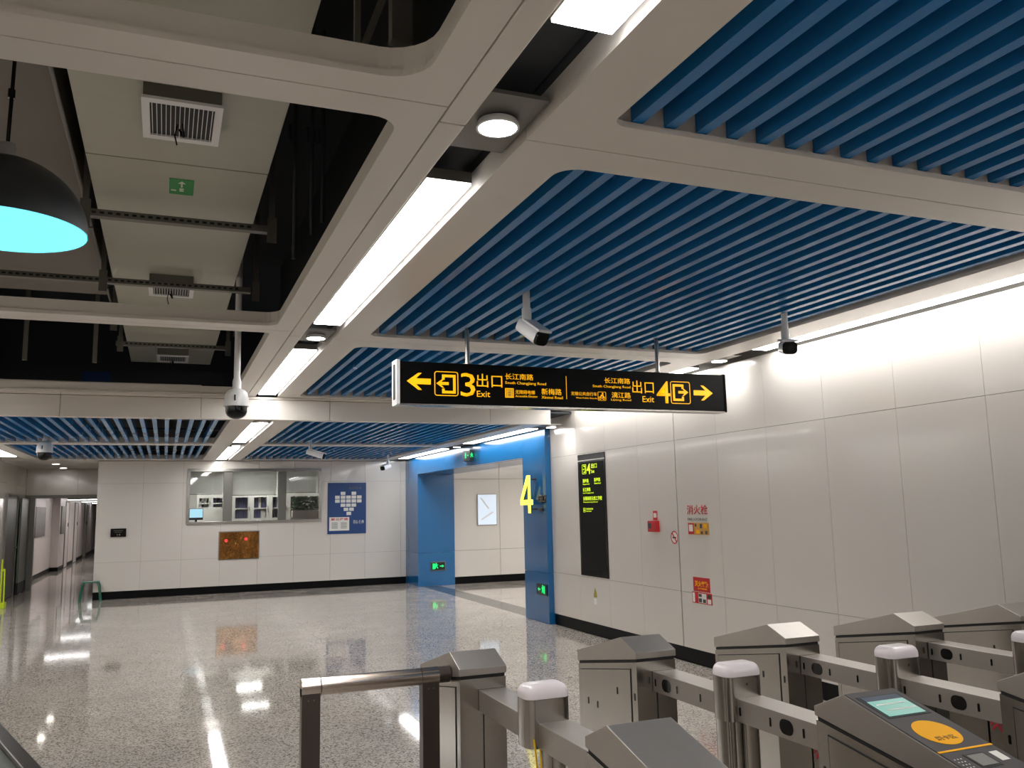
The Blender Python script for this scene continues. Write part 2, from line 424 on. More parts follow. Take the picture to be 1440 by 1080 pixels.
# far, lower bays
for y0, y1, h0, h1 in ((YS+.07, 14.55, YS+.14, 14.40), (14.55, 18.98, 14.72, 18.74)):
    frame_plate(1.20, 4.70, y0, y1, (1.44, 4.42, h0, h1), Z2, .05)
    frame_plate(-2.50, .955, y0, y1, (-2.28, .69, h0, h1), Z2, .05)
b = NB(); box(b, XL, -1.27, 18.99, 22.4, Z2, Z2+.1); obj('ceiling_frame', b, M['frame'], ceil)
for x0, x1 in ((.95, 1.21), (4.86, XR), (XL, -2.62)):
    b = NB(); box(b, x0, x1, YB, YS, Z1+.16, Z1+.18); obj('light_tray', b, M['void'], ceil)
for x0, x1 in ((.95, 1.21), (4.70, XR), (XL, -2.50)):
    b = NB(); box(b, x0, x1, YS+.06, YF, Z2+.16, Z2+.18); obj('light_tray', b, M['void'], ceil)
# fascia of the step between the two heights
for x0, x1 in ((XL, -1.1), (-1.1, .35), (.35, 1.83), (1.83, 3.92), (3.92, 4.79)):
    b = NB(); box(b, x0+.002, x1-.002, YS, YS+.06, Z2-.002, Z1-.035); obj('fascia_panel', b, M['fascia'], ceil, bevel=.003)
    b = NB(); box(b, x0+.002, x1-.002, YS-.004, YS+.06, Z1-.03, Z1+.12 if x1 < 1 else Z1-.002); obj('fascia_panel', b, M['fascia'], ceil)
# slats
def slat_mesh(L):
    b = NB(); box(b, -.024, .024, 0, L, 0, .085); return mesh('slat', b, M['slat'])
for (y0, y1, z, xa, n) in ((-5.05, -1.46, 3.028, 1.555, 22), (-1.03, 2.565, 3.028, 1.555, 22), (2.955, 6.555, 3.028, 1.555, 22), (6.99, 10.36, 3.028, 1.555, 22),
                        (YS+.12, 14.42, 2.752, 1.555, 21), (14.70, 18.76, 2.752, 1.555, 21), (YS+.12, 14.42, 2.752, -2.235, 21), (14.70, 18.76, 2.752, -2.235, 21)):
    me = slat_mesh(y1-y0)
    for i in range(n):
        inst('slat', me, (xa+i*.139, y0, z), ceil)
# cross carriers above the slats
for y in (3.6, 4.8, 6.0, 7.6, 9.2, .2, 1.6):
    b = NB(); box(b, 1.45, 4.6, y-.02, y+.02, 3.115, 3.15); obj('slat_carrier', b, M['void'], ceil)
for y in (11.6, 13.2, 15.6, 17.4):
    b = NB(); box(b, 1.45, 4.45, y-.02, y+.02, 2.839, 2.87); box(b, -2.3, .72, y-.02, y+.02, 2.839, 2.87); obj('slat_carrier', b, M['void'], ceil)
# slab, dark plenum
b = NB(); box(b, -4.2, 5.4, YB-.2, 23, 4.6, 4.8); obj('ceiling_slab', b, M['void'], kind='structure', label='dark painted concrete slab above the open ceiling')
b = NB(); box(b, XL, XR, 13.3, 13.4, 3.0, 4.6); obj('wall_plenum', b, M['void'], kind='structure', label='dark bulkhead in the ceiling void')
b = NB(); box(b, 1.22, 1.30, YB, YS, 3.11, 4.6); obj('trim_1', b, M['void'], kind='structure', label='dark partition above the centre light trench')

# ------------------------------------------------------------------ ceiling lights
def light_panel(x0, x1, y0, y1, z, label, m='panel_light'):
    t = thing('ceiling_light', label, 'ceiling light', ((x0+x1)/2, (y0+y1)/2, z+.06), 'long white light panels in the ceiling')
    b = NB(); box(b, x0, x1, y0, y1, z+.022, z+.07); obj('housing', b, M['galv'], t)
    b = NB(); box(b, x0+.003, x1-.003, y0+.003, y1-.003, z+.012, z+.0215); obj('diffuser', b, M[m], t)
def downlight(x, y, z, label, r=.072, m='disc_light'):
    t = thing('downlight', label, 'ceiling light', (x, y, z+.06), 'round downlights in the ceiling')
    b = NB(); box(b, x-.115, x+.118, max(y-.20, 10.52) if y > YS else y-.20, y+.26, z+.030, z+.045); obj('mounting_plate', b, M['galv'], t)
    b = NB(); lathe(b, [(r*.6, .031), (r*1.0, .026), (r*1.1, .012), (r*1.1, 0), (r*.97, 0), (r*.97, .010)], (x, y, z), cap=False)
    obj('housing', b, M['white'], t, smooth=True)
    b = NB(); lathe(b, [(r*.97, .004), (r*.97, .012)], (x, y, z)); obj('diffuser', b, M[m], t)
for i, (y0, y1) in enumerate(((-6.0, -2.9), (-1.93, 2.05), (3.30, 6.27), (7.35, 10.34))):
    w_ = ('behind the viewer', 'at the top edge of the photo', 'between the two nearest round downlights', 'just before the ceiling steps down')[i]
    light_panel(.972, 1.172, y0, y1, Z1, 'long bright light panel of the centre trench, '+w_)
    w_ = ('far behind the viewer', 'beside the viewer', 'above the bare stretch of right wall', 'just before the blue portal')[i]
    light_panel(4.875, 5.065, y0, y1, Z1, 'long bright light panel along the right wall, '+w_)
    w_ = ('far behind the viewer', 'beside the viewer', 'left of the open ceiling', 'before the step')[i]
    light_panel(-2.84, -2.65, y0, y1, Z1, 'light panel along the left wall out of view, '+w_)
for i, (y0, y1) in enumerate(((10.88, 14.15), (15.28, 18.80))):
    w_ = ('nearer one in the lower ceiling', 'farthest one, touching the office wall')[i]
    light_panel(.94, 1.155, y0, y1, Z2, 'bright centre trench light panel, '+w_)
    w_ = ('nearer one above the blue portal', 'farther one above the blue portal')[i]
    light_panel(4.74, 4.95, (11.25, 15.45)[i], (14.05, 18.5)[i], Z2, 'bright light panel along the right wall, '+w_)
    w_ = ('nearer one in the lower ceiling', 'farther one at the left edge of the photo')[i]
    light_panel(-2.80, -2.56, (10.9, 14.9)[i], (13.9, 18.0)[i], Z2, 'light panel along the left wall, '+w_)
for y, wd in ((-2.42, 'behind the viewer'), (2.73, 'nearest one, large in the photo'), (6.78, 'second one, beside the ceiling seam')):
    downlight(1.072, y, Z1+.004, 'round downlight in the centre trench, '+wd)
for y, wd in ((-2.42, 'behind the viewer'), (2.73, 'out of the frame to the right'), (6.86, 'beside the right end of the hanging sign')):
    downlight(4.965, y, Z1+.004, 'round downlight at the right wall, '+wd)
for y, wd in ((10.62, 'right behind the ceiling step'), (14.70, 'between the two farthest panels')):
    downlight(1.05, y, Z2-.028 if y < 11 else Z2-.004, 'round downlight in the centre trench, '+wd, .07)
for y, wd in ((10.60, 'at the corner of the blue portal'), (14.70, 'above the small hanging exit sign')):
    downlight(4.86, y, Z2-.028 if y < 11 else Z2-.004, 'round downlight at the right wall, '+wd, .066)
downlight(-2.13, 20.07, Z2-.012, 'nearer of two small downlights before the staff passage', .075, 'small_light')
downlight(-2.16, 21.8, Z2-.012, 'farther of two small downlights before the staff passage', .075, 'small_light')
# passage lights beyond the portal
for y in (12.6, 15.2): light_panel(6.0, 9.8, y, y+.45, 2.66, 'light panel in the exit passage ceiling, '+('nearer' if y < 13 else 'farther'))

# ------------------------------------------------------------------ plenum services
t = thing('air_duct', 'pale panelled air duct running away above the open ceiling', 'duct', (.015, 2, 4.1))
b = NB(); box(b, -.46, .49, .5, 11.9, 3.625, 4.1); obj('duct_body', b, M['duct2'], t)
ys = [.5, 1.7, 2.9, 4.95, 5.95, 7.75, 9.6, 11.9]
for a, c in zip(ys[:-1], ys[1:]):
    b = NB(); box(b, -.465, .495, a+.006, c-.006, 3.6, 3.625); obj('duct_panel', b, M['duct'], t, bevel=.002)
t = thing('duct_branch', 'wide taupe duct left of the pale panelled duct', 'duct', (-1.6, 5, 4.2))
b = NB(); box(b, -2.9, -.565, .3, 8.9, 3.75, 4.3); obj('duct_body', b, M['duct2'], t, bevel=.01)
for y in (1.3, 3.93, 6.6):
    b = NB(); box(b, -2.92, -.57, y-.02, y+.02, 3.73, 3.75); obj('flange', b, M['galv'], t)
t = thing('conduit_pipe', 'thin grey pipe running beside the pale duct', 'pipe', (-.52, 5, 3.66))
b = NB(); tube(b, (-.545, 1, 3.66), (-.545, 9.0, 3.66), .011, 8)
obj('pipe', b, M['galv'], t, smooth=True)
for y in (3.2, 6.45, 8.2):
    b = NB(); box(b, -.562, -.53, y-.015, y+.015, 3.64, 3.75); obj('clip', b, M['galv'], t)
def grille(xc, yc, z, label, w_=.34, d=.44):
    t = thing('air_grille', label, 'vent', (xc, yc, z+.06), 'white air grilles under the duct')
    b = NB(); box(b, xc-w_/2, xc+w_/2, yc-d/2+.0, yc+d/2, z+.012, 3.6); obj('neck', b, M['galv'], t)
    b = NB(); o0 = .02
    X0, X1, Y0, Y1 = xc-w_/2-.008, xc+w_/2+.008, yc-d/2-.008, yc+d/2+.008
    box(b, X0, X1, Y0, Y0+.045, z, z+.014); box(b, X0, X1, Y1-.045, Y1, z, z+.014)
    box(b, X0, X0+.035, Y0+.045, Y1-.045, z, z+.014); box(b, X1-.035, X1, Y0+.045, Y1-.045, z, z+.014)
    obj('grille_frame', b, M['white'], t)
    b = NB(); box(b, X0+.035, X1-.035, Y0+.045, Y1-.045, z+.010, z+.0118); obj('grille_back', b, M['seam'], t)
    n = 14; me = None
    for i in range(n):
        x = X0+.035+(i+.5)*(X1-X0-.07)/n
        if me is None:
            bb = NB(); box(bb, -.0016, .0016, Y0+.045-yc, Y1-.045-yc, 0, .009); me = mesh('blade', bb, M['white'])
        inst('blade', me, (x, yc, z), t)
    b = NB(); poly_tube(b, [(xc-.02, yc+.02, z), (xc-.03, yc+.0, z-.07), (xc-.02, yc-.02, z-.12)], .004, 6)
    poly_tube(b, [(xc, yc, z), (xc+.01, yc+.02, z-.06), (xc-.01, yc+.03, z-.02)], .006, 6)
    obj('loose_wire', b, M['blackp'], t)
grille(.015, 4.22, 3.52, 'white air grille under the duct, nearest, above the green sticker')
grille(-.01, 7.62, 3.52, 'second white air grille under the duct, behind the hanger bar')
grille(.03, 11.0, 3.50, 'farthest and darkest air grille under the duct')
t = thing('direction_sticker', 'green arrow sticker on the pale duct', 'sticker', (.02, 5.32, 3.6))
b = NB(); box(b, -.04, .098, 5.18, 5.44, 3.597, 3.5995); obj('plate', b, M['greensign'], t)
b = NB(); flat(b, UNDER, (.03, 5.3, 3.597), [rect(-.005, .005, -.06, .01), [(-.022, -.05), (.022, -.05), (0, -.09)], rect(-.012, .012, .03, .05), rect(-.012, .012, .06, .08), rect(-.06, -.03, .06, .08)], .001); obj('arrow', b, M['paper'], t)
def trapeze(y, z, x0, x1, label, hx):
    t = thing('duct_hanger', label, 'bracket', ((x0+x1)/2, y, z), 'slotted steel hanger bars under the duct')
    b = NB(); box(b, x0, x1, y-.03, y+.03, z, z+.045); obj('channel', b, M['galv'], t, bevel=.003)
    b = NB()
    n = int((x1-x0-.1)/.045)
    for i in range(n): box(b, x0+.05+i*.045, x0+.075+i*.045, y-.0315, y-.03, z+.016, z+.03)
    o = obj('slot_row', b, M['seam'], t); o['kind'] = 'stuff'
    for x in hx:
        b = NB(); box(b, x-.018, x+.018, y-.02, y+.02, z+.045, 4.6); box(b, x-.03, x+.03, y-.035, y-.03, z-.07, z+.1); obj('hanger_rod', b, M['galv'], t)
trapeze(5.56, 3.44, -.52, .56, 'slotted hanger bar under the duct beside the pendant lamp', (-.505, .585))
trapeze(7.2, 3.44, -1.6, .60, 'long slotted hanger bar under the duct near the second grille', (-.505, .64))
trapeze(8.75, 3.44, -.55, .58, 'far slotted hanger bar close to the second beam', (-.505, .60))
trapeze(10.0, 3.46, -.55, .58, 'dim hanger bar in the far open bay', (-.505, .60))
for i, (x, y, z0, z1, wd) in enumerate(((.655, 5.0, 3.12, 3.95, 'left'), (.755, 5.0, 3.28, 3.95, 'middle'), (.82, 5.0, 3.36, 3.95, 'right'))):
    b = NB(); tube(b, (x, y, z0), (x, y, z1), .011, 8); tube(b, (x, y, z1), (x, y, 4.6), .011, 8); tube(b, (x-.03, y, z1-.1), (x-.03, y, z1), .01, 8)
    tag(obj('vertical_conduit', b, M['void'], smooth=True), 'dark conduit in the ceiling void, %s one of three' % wd, 'pipe', 'dark conduits in the ceiling void')
t = thing('steel_bracket', 'angled slotted steel bracket in the ceiling void at the top edge', 'bracket', (.55, 2.5, 3.1))
b = NB(); box(b, .525, .545, 2.60, 2.62, 3.16, 4.6); obj('upright', b, M['galv'], t)
b = NB(); box(b, .65, .72, 2.60, 2.65, 3.2, 4.6); obj('channel', b, M['galv'], t)
b = NB(); prism(b, [(.545, 3.16), (.57, 3.16), (.66, 3.42), (.635, 3.42)], 'y', 2.605, 2.62); obj('brace', b, M['galv'], t)
b = NB(); box(b, .80, .86, 2.9, 2.95, 3.3, 4.6)
tag(obj('steel_channel', b, M['galv']), 'vertical steel channel in the dark void right of the bracket', 'bracket')
t = thing('plenum_beam', 'dark crosswise beam with a small blue sign in the far ceiling void', 'beam', (-.8, 12.2, 3.2))
b = NB(); box(b, -2.9, 1.1, 12.2, 12.5, 3.2, 3.55); obj('beam', b, M['void'], t)
b = NB(); box(b, -1.05, -.72, 12.19, 12.2, 3.36, 3.50); obj('sign_plate', b, M['bluep'], t)
for x, wd in ((-1.75, 'leftmost'), (-.72, 'right one'), (-1.35, 'middle one')):
    b = NB(); box(b, x-.02, x+.02, 9.6, 9.64, 3.2, 4.6)
    tag(obj('ceiling_strut', b, M['galv']), 'dim vertical strut in the far left ceiling void, '+wd, 'bracket', 'dim vertical struts in the far ceiling void')

# ------------------------------------------------------------------ pendant lamp
PX, PY, PZ = -.505, 3.0, 2.545
t = thing('pendant_lamp', 'black dome pendant lamp with bright cyan inside', 'lamp', (PX, PY, 4.6))
b = NB(); R = .245
pr = [(R*math.cos(a), .235*math.sin(a)) for a in [math.radians(x) for x in range(0, 85, 6)]]
lathe(b, pr, (PX, PY, PZ), 48, cap=False)
ins = [(r*.985, z-.001) for r, z in pr]
obj('lamp_shade', b, M['pendant_out'], t, smooth=True)
b = NB(); lathe(b, ins+[(.001, .234)], (PX, PY, PZ), 48, cap=False); obj('reflector', b, M['pendant_in'], t, smooth=True, label='bright cyan inner reflector')
b = NB(); lathe(b, [(.028, .222), (.028, .27), (.024, .272), (.024, .285), (.008, .29)], (PX, PY, PZ), 20); obj('lamp_holder', b, M['galv'], t, smooth=True)
b = NB(); tube(b, (PX, PY, PZ+.28), (PX+.03, PY, 4.6), .006, 8); tube(b, (PX+.002, PY, PZ+.44), (PX+.002, PY, PZ+.47), .011, 8); obj('cord', b, M['blackp'], t)

# ------------------------------------------------------------------ surveillance cameras
def dome_camera(x, y, ztop, z, s, label, pole=True):
    t = thing('dome_camera', label, 'camera', (x, y, ztop))
    if pole:
        b = NB(); tube(b, (x, y, z+.15*s), (x, y, ztop), .027*s, 16); obj('pole', b, M['white'], t, smooth=True)
    b = NB(); lathe(b, [(.028*s, .20*s), (.036*s, .17*s), (.036*s, .10*s), (.045*s, .085*s)], (x, y, z), 24); obj('collar', b, M['white'], t, smooth=True)
    b = NB(); lathe(b, [(.03*s, .105*s), (.07*s, .09*s), (.092*s, .06*s), (.1*s, .02*s), (.103*s, -.035*s), (.103*s, -.05*s), (.09*s, -.052*s)], (x, y, z), 32); obj('housing', b, M['white'], t, smooth=True)
    b = NB(); pr = [(.09*s, -.05*s), (.09*s, -.09*s)]+[(.09*s*math.cos(a), -.09*s-.07*s*math.sin(a)) for a in [math.radians(q) for q in range(10, 90, 10)]]
    lathe(b, pr, (x, y, z), 32); obj('smoked_dome', b, M['blackp'], t, smooth=True)
    b = NB(); box(b, x-.006*s-.02*s, x+.006*s-.02*s, y-.105*s, y-.098*s, z-.01*s, z+.04*s); obj('vent_slot', b, M['slot'], t)
    return t
dome_camera(.523, 7.4, 4.6, 2.568, .96, 'white dome camera on a long pole below the open ceiling')
dome_camera(-1.63, 13.9, 2.85, 2.61, 1.05, 'white and black dome camera under the far left slats')
def bullet_camera(x, y, ztop, zb, d, L, label, s=1.0):
    """stem down to zb, then a body that points along d"""
    t = thing('bullet_camera', label, 'camera', (x, y, ztop))
    b = NB(); tube(b, (x, y, zb+.02*s), (x, y, ztop), .020*s, 14); tube(b, (x, y, zb-.02*s), (x, y, zb+.09*s), .026*s, 14); obj('stem', b, M['white'], t, smooth=True)
    d = Vector(d).normalized(); rt = d.cross(Vector((0, 0, 1))).normalized(); up = rt.cross(d)
    o = Vector((x, y, zb-.02*s))-d*.05*s
    def sect(bm, a0, a1, w0, h0, w1, h1, r=.35, dz=0):
        A = []; B = []
        for (u, v) in rrect(-1, 1, -1, 1, r*1.0, 4):
            A.append(bm.verts.new(o+d*a0+rt*u*w0+up*(v*h0+dz))); B.append(bm.verts.new(o+d*a1+rt*u*w1+up*(v*h1+dz)))
        n = len(A); bm.faces.new(A); bm.faces.new(B)
        for i in range(n): bm.faces.new((A[i], A[(i+1) % n], B[(i+1) % n], B[i]))
    b = NB(); sect(b, 0, L, .036*s, .036*s, .044*s, .040*s, .6); obj('body', b, M['white'], t, smooth=True)
    b = NB(); sect(b, L*.25, L*1.08, .047*s, .007*s, .047*s, .007*s, .3, .044*s); obj('sun_hood', b, M['white'], t, smooth=True)
    b = NB(); sect(b, L+.001, L+.018*s, .043*s, .039*s, .040*s, .036*s, .6); obj('lens_face', b, M['blackp'], t, smooth=True)
    b = NB(); p = o+d*(L+.018*s); tube(b, p, p+d*.003, .018*s, 16); obj('lens', b, M['slot'], t, smooth=True)
bullet_camera(2.17, 5.07, 3.1, 2.83, (.26, -.80, -.55), .22, 'white bullet camera hanging above the middle of the black sign', 1.22)
bullet_camera(4.245, 5.03, 3.1, 2.80, (-.40, -.9, -.22), .15, 'white bullet camera in front of the right wall light', 1.22)
bullet_camera(2.145, 14.0, 2.80, 2.60, (.85, -.35, -.28), .28, 'white bullet camera under the far slats above the office window', 1.15)
bullet_camera(4.25, 17.4, 2.80, 2.54, (-.75, -.62, -.22), .24, 'white bullet camera beside the far corner of the blue portal', 1.15)

# ------------------------------------------------------------------ hanging direction sign
SX0, SX1, SY, SZ0, SZ1 = 1.548, 4.455, 6.10, 2.42, 2.735
t = thing('direction_sign', 'long black hanging exit sign with yellow arrows and lettering', 'sign', ((SX0+SX1)/2, 6.16, 3.1))
b = NB(); box(b, SX0+.03, SX1-.005, SY, SY+.12, SZ0, SZ1); obj('sign_case', b, M['signblack'], t, bevel=.003)
b = NB(); box(b, SX0+.03, SX1-.005, SY-.002, SY+.12, SZ0-.012, SZ0-.001); obj('lower_rail', b, M['steel'], t)
b = NB(); prism(b, rrect(SY-.012, SY+.132, SZ0-.012, SZ1+.012, .012), 'x', SX0+.005, SX0+.03); obj('end_cap', b, M['white'], t)
b = NB(); box(b, SX0+.002, SX0+.0045, SY+.035, SY+.085, SZ0+.03, SZ1-.02); obj('end_slot', b, M['seam'], t)
b = NB(); prism(b, rrect(SY-.008, SY+.128, SZ0-.008, SZ1+.008, .012), 'x', SX1-.005, SX1+.008); obj('end_cap', b, M['signblack'], t)
for x in (2.13, 3.83):
    b = NB(); tube(b, (x, SY+.06, SZ1), (x, SY+.06, 3.14), .018, 14); tube(b, (x, SY+.06, SZ1), (x, SY+.06, SZ1+.012), .035, 14); obj('hanging_rod', b, M['steel'], t, smooth=True)
O = (0, SY-.0005, 0)
def sp(name, polys, m='yellow'):
    b = NB(); flat(b, FRONT, O, polys, .002); return obj(name, b, M[m], t)
def arrow_left(u0, u1, vc, h, s=1):
    k = (u1-u0); w_ = h*.17; hd = .48*k
    p = [(0, 0), (hd, h/2), (hd*1.30, h/2), (hd*.80, w_), (k, w_), (k, -w_), (hd*.80, -w_), (hd*1.30, -h/2), (hd, -h/2)]
    return [[(u0+a if s > 0 else u1-a, vc+c_) for a, c_ in p]]
def split_arrow(u0, u1, vc, h, s=1):
    P = arrow_left(u0, u1, vc, h, s)[0]
    return [[P[0], P[1], P[2], P[3]], [P[0], P[3], P[4], P[5], P[6]], [P[0], P[6], P[7], P[8]]]
sp('arrow_left', split_arrow(1.632, 1.817, 2.587, .128))
sp('arrow_right', split_arrow(4.136, 4.328, 2.573, .128, -1))
b = NB(); ring_poly(b, FRONT, O, 1.845, 2.033, 2.483, 2.669, .006, .02)
flat(b, FRONT, O, [rect(1.905, 2.012, 2.625, 2.645), rect(1.992, 2.012, 2.522, 2.625), rect(1.905, 2.012, 2.502, 2.522), rect(1.905, 1.925, 2.605, 2.625), rect(1.905, 1.925, 2.522, 2.538)], .002)
flat(b, FRONT, O, split_arrow(1.860, 1.957, 2.577, .065), .002); obj('exit_pictogram', b, M['yellow'], t)
b = NB(); ring_poly(b, FRONT, O, 3.908, 4.102, 2.474, 2.664, .006, .02)
flat(b, FRONT, O, [rect(3.93, 4.037, 2.62, 2.64), rect(3.93, 3.95, 2.518, 2.62), rect(3.93, 4.037, 2.498, 2.518), rect(4.017, 4.037, 2.602, 2.62), rect(4.017, 4.037, 2.518, 2.536)], .002)
flat(b, FRONT, O, split_arrow(3.985, 4.082, 2.573, .065, -1), .002); obj('exit_pictogram', b, M['yellow'], t)
TX = [('3', 2.052, 2.170, 2.483, 2.664, .003), ('出口', 2.182, 2.392, 2.558, 2.662, .002), ('Exit', 2.182, 2.290, 2.483, 2.530, .002),
      ('长江南路', 2.416, 2.655, 2.626, 2.674, .003), ('South Changjiang Road', 2.416, 2.763, 2.584, 2.612, .002),
      ('无障碍电梯', 2.500, 2.665, 2.514, 2.546, .0), ('Accessible Elevator', 2.500, 2.688, 2.490, 2.507, .0),
      ('新梅路', 2.722, 2.897, 2.515, 2.566, .003), ('Xinmei Road', 2.722, 2.906, 2.484, 2.506, .002),
      ('长江南路', 3.284, 3.524, 2.626, 2.672, .003), ('South Changjiang Road', 3.176, 3.524, 2.584, 2.610, .002),
      ('无锡公共自行车', 2.980, 3.212, 2.518, 2.548, .0), ('Wuxi Public Bicycle', 3.022, 3.212, 2.490, 2.505, .0),
      ('漓江路', 3.347, 3.524, 2.507, 2.556, .003), ('Lijiang Road', 3.340, 3.526, 2.480, 2.500, .002),
      ('出口', 3.541, 3.746, 2.552, 2.658, .002), ('Exit', 3.634, 3.745, 2.480, 2.530, .002), ('4', 3.772, 3.903, 2.476, 2.662, .003)]
for s_, a, c_, d0, d1, bo in TX:
    text('lettering', s_, FRONT, O, a, c_, d0, d1, M['yellow'], t, bo)
sp('divider', [rect(2.938, 2.942, 2.486, 2.670)])
b = NB(); flat(b, FRONT, O, [rect(2.414, 2.486, 2.484, 2.558)], .001); obj('lift_pictogram', b, M['yellow'], t)
b = NB(); flat(b, FRONT, (0, SY-.0017, 0), [rect(2.422, 2.426, 2.49, 2.552), rect(2.436, 2.440, 2.49, 2.54), rect(2.460, 2.464, 2.49, 2.54), rect(2.474, 2.478, 2.49, 2.552), rect(2.436, 2.464, 2.522, 2.526), rect(2.436, 2.464, 2.504, 2.508), rect(2.43, 2.47, 2.543, 2.548), rect(2.448, 2.452, 2.49, 2.54)], .001); obj('pictogram_lines', b, M['signblack'], t)
b = NB(); ring_poly(b, FRONT, O, 3.220, 3.294, 2.482, 2.554, .003, .008)
for cx in (3.240, 3.274): ring_poly(b, FRONT, O, cx-.013, cx+.013, 2.490, 2.516, .004, .0129)
flat(b, FRONT, O, [[(3.238, 2.503), (3.246, 2.503), (3.262, 2.530), (3.254, 2.530)], [(3.246, 2.522), (3.268, 2.522), (3.268, 2.528), (3.246, 2.528)], rect(3.258, 3.27, 2.533, 2.545), [(3.266, 2.503), (3.276, 2.503), (3.27, 2.528), (3.262, 2.528)]], .002)
obj('bicycle_pictogram', b, M['yellow'], t)

# ------------------------------------------------------------------ office window and the room behind
win = setting('window_1', 'three-part steel framed office window in the far wall')
x0, x1, z0, z1 = WIN
b = NB(); e = .06
box(b, x0, x1, YF-.02, YF+.16, z1-e, z1); box(b, x0, x1, YF-.02, YF+.16, z0, z0+e)
box(b, x0, x0+e, YF-.02, YF+.16, z0+e, z1-e); box(b, x1-e, x1, YF-.02, YF+.16, z0+e, z1-e); obj('window_frame', b, M['steel'], win, bevel=.004)
for a, c_ in ((1.13, 1.31), (2.25, 2.415)):
    b = NB(); box(b, a, c_, YF+.0, YF+.12, z0+e, z1-e); obj('mullion', b, M['galv'], win, bevel=.006)
for a, c_ in ((x0+e, 1.13), (1.31, 2.25), (2.415, x1-e)):
    b = NB(); box(b, a, c_, YF+.06, YF+.068, z0+e, z1-e); obj('pane', b, M['glass'], win)
of = setting('wall_office', 'pale office room behind the window')
b = NB(); box(b, -1.26, -1.2, YF+.18, 24.6, 0, 2.9); box(b, 5.8, 5.88, YF+.18, 24.6, 0, 2.9); box(b, -1.26, 5.88, 24.5, 24.6, 0, 2.9); obj('room_walls', b, M['office'], of)
b = NB(); box(b, -1.26, 5.88, YF+.18, 24.6, 2.80, 2.9); obj('ceiling_office', b, M['office'], kind='structure', label='office ceiling')
for k, (a, c_, y) in enumerate(((1.80, 2.40, 21.2), (1.85, 2.45, 23.3), (-.3, .3, 21.2), (3.8, 4.4, 22.2))):
    light_panel(a, c_, y, y+.35, 2.785, 'office ceiling light seen through the window, %s one' % ('front', 'rear', 'leftmost', 'rightmost')[k], 'office_light')
# roller blinds hang behind the upper part of the panes
for i, (a, c_, zb) in enumerate(((x0+e, 1.13, 2.03), (1.31, 2.25, 2.0), (2.415, x1-e, 2.04))):
    t = thing('window_blind', 'half-lowered pale blind in the %s part of the office window' % ('left', 'middle', 'right')[i], 'blind', ((a+c_)/2, YF+.3, z1))
    b = NB(); n = 22
    for k in range(n): box(b, a+.01, c_-.01, YF+.30, YF+.318, zb+.02+k*(z1-.02-zb)/n, zb+.02+k*(z1-.02-zb)/n+.016)
    o = obj('blind_slats', b, M['cabwhite'], t); o['kind'] = 'stuff'
    b = NB(); box(b, a+.01, c_-.01, YF+.295, YF+.325, zb, zb+.014); obj('bottom_rail', b, M['galv'], t)
    b = NB()
    for q in (.3, .7): box(b, a+(c_-a)*q, a+(c_-a)*q+.008, YF+.29, YF+.294, zb, z1)
    obj('ladder_tape', b, M['paper'], t)
ORD = [a+b_ for a in ('', 'twenty-', 'thirty-', 'forty-') for b_ in ('first', 'second', 'third', 'fourth', 'fifth', 'sixth', 'seventh', 'eighth', 'ninth', 'tenth')]
ORD[10:20] = ['eleventh', 'twelfth', 'thirteenth', 'fourteenth', 'fifteenth', 'sixteenth', 'seventeenth', 'eighteenth', 'nineteenth', 'twentieth']
def file_cabinet(xc, zc0, zc1, y, w_, label, n, fill):
    t = thing('file_cabinet', label, 'cabinet', (xc, y, 0))
    b = NB(); box(b, xc-w_/2, xc+w_/2, y, y+.4, 0, zc0); obj('base_unit', b, M['cabwhite'], t)
    b = NB(); box(b, xc-w_/2, xc+w_/2, y+.02, y+.4, zc1-.05, zc1); box(b, xc-w_/2, xc+w_/2, y+.36, y+.4, zc0, zc1-.05)
    box(b, xc-w_/2, xc-w_/2+.02, y+.02, y+.36, zc0, zc1-.05); box(b, xc+w_/2-.02, xc+w_/2, y+.02, y+.36, zc0, zc1-.05); obj('carcass', b, M['cabwhite'], t)
    zm = (zc0+zc1)/2-.05
    b = NB(); box(b, xc-w_/2+.02, xc+w_/2-.02, y+.03, y+.36, zm-.01, zm+.012); obj('shelf', b, M['cabwhite'], t)
    dw = w_/n
    for i in range(n):
        a = xc-w_/2+i*dw; b = NB()
        box(b, a+.003, a+dw*.16, y, y+.02, zc0, zc1-.05); box(b, a+dw*.84, a+dw-.003, y, y+.02, zc0, zc1-.05)
        box(b, a+dw*.16, a+dw*.84, y, y+.02, zc1-.12, zc1-.05); box(b, a+dw*.16, a+dw*.84, y, y+.02, zc0, zc0+.06); dr = obj('door', b, M['cabwhite'], t)
        b = NB(); box(b, a+dw*.9, a+dw*.93, y-.02, y, zm-.05, zm+.05); obj('handle', b, M['galv'], dr)
        for zs in (zc0, zm+.012):
            k = int((dw*.66)/.055)
            for q in range(k):
                if random.random() < fill:
                    hh = min(.24, (zc1-zc0)/2-.075)+.02*random.random(); bx_ = a+dw*.17+q*.055
                    b = NB(); box(b, bx_, bx_+.05, y+.06, y+.30, zs+.001, zs+hh); box(b, bx_+.012, bx_+.038, y+.058, y+.06, zs+.09, zs+.2)
                    o = obj('box_file', b, M[random.choice(['binder', 'binder', 'binder', 'cabwhite'])])
                    tag(o, 'ring binder on the %s shelf, %s from the left, of the %s office cabinet' % ('lower' if zs == zc0 else 'upper', ORD[int(round((bx_-xc+w_/2)/.055)) % 40], 'wide' if n > 2 else 'small'), 'binder', 'ring binders in the office cabinets')
file_cabinet(2.35, 1.44, 2.12, 21.6, 1.72, 'wide white glazed cabinet with binders behind the middle window part', 4, .85)
file_cabinet(1.02, 1.72, 2.12, 21.9, .62, 'small white wall cabinet behind the left window part', 2, .8)
t = thing('desk', 'white office desk behind the left window part', 'desk', (.75, 20.4, 0))
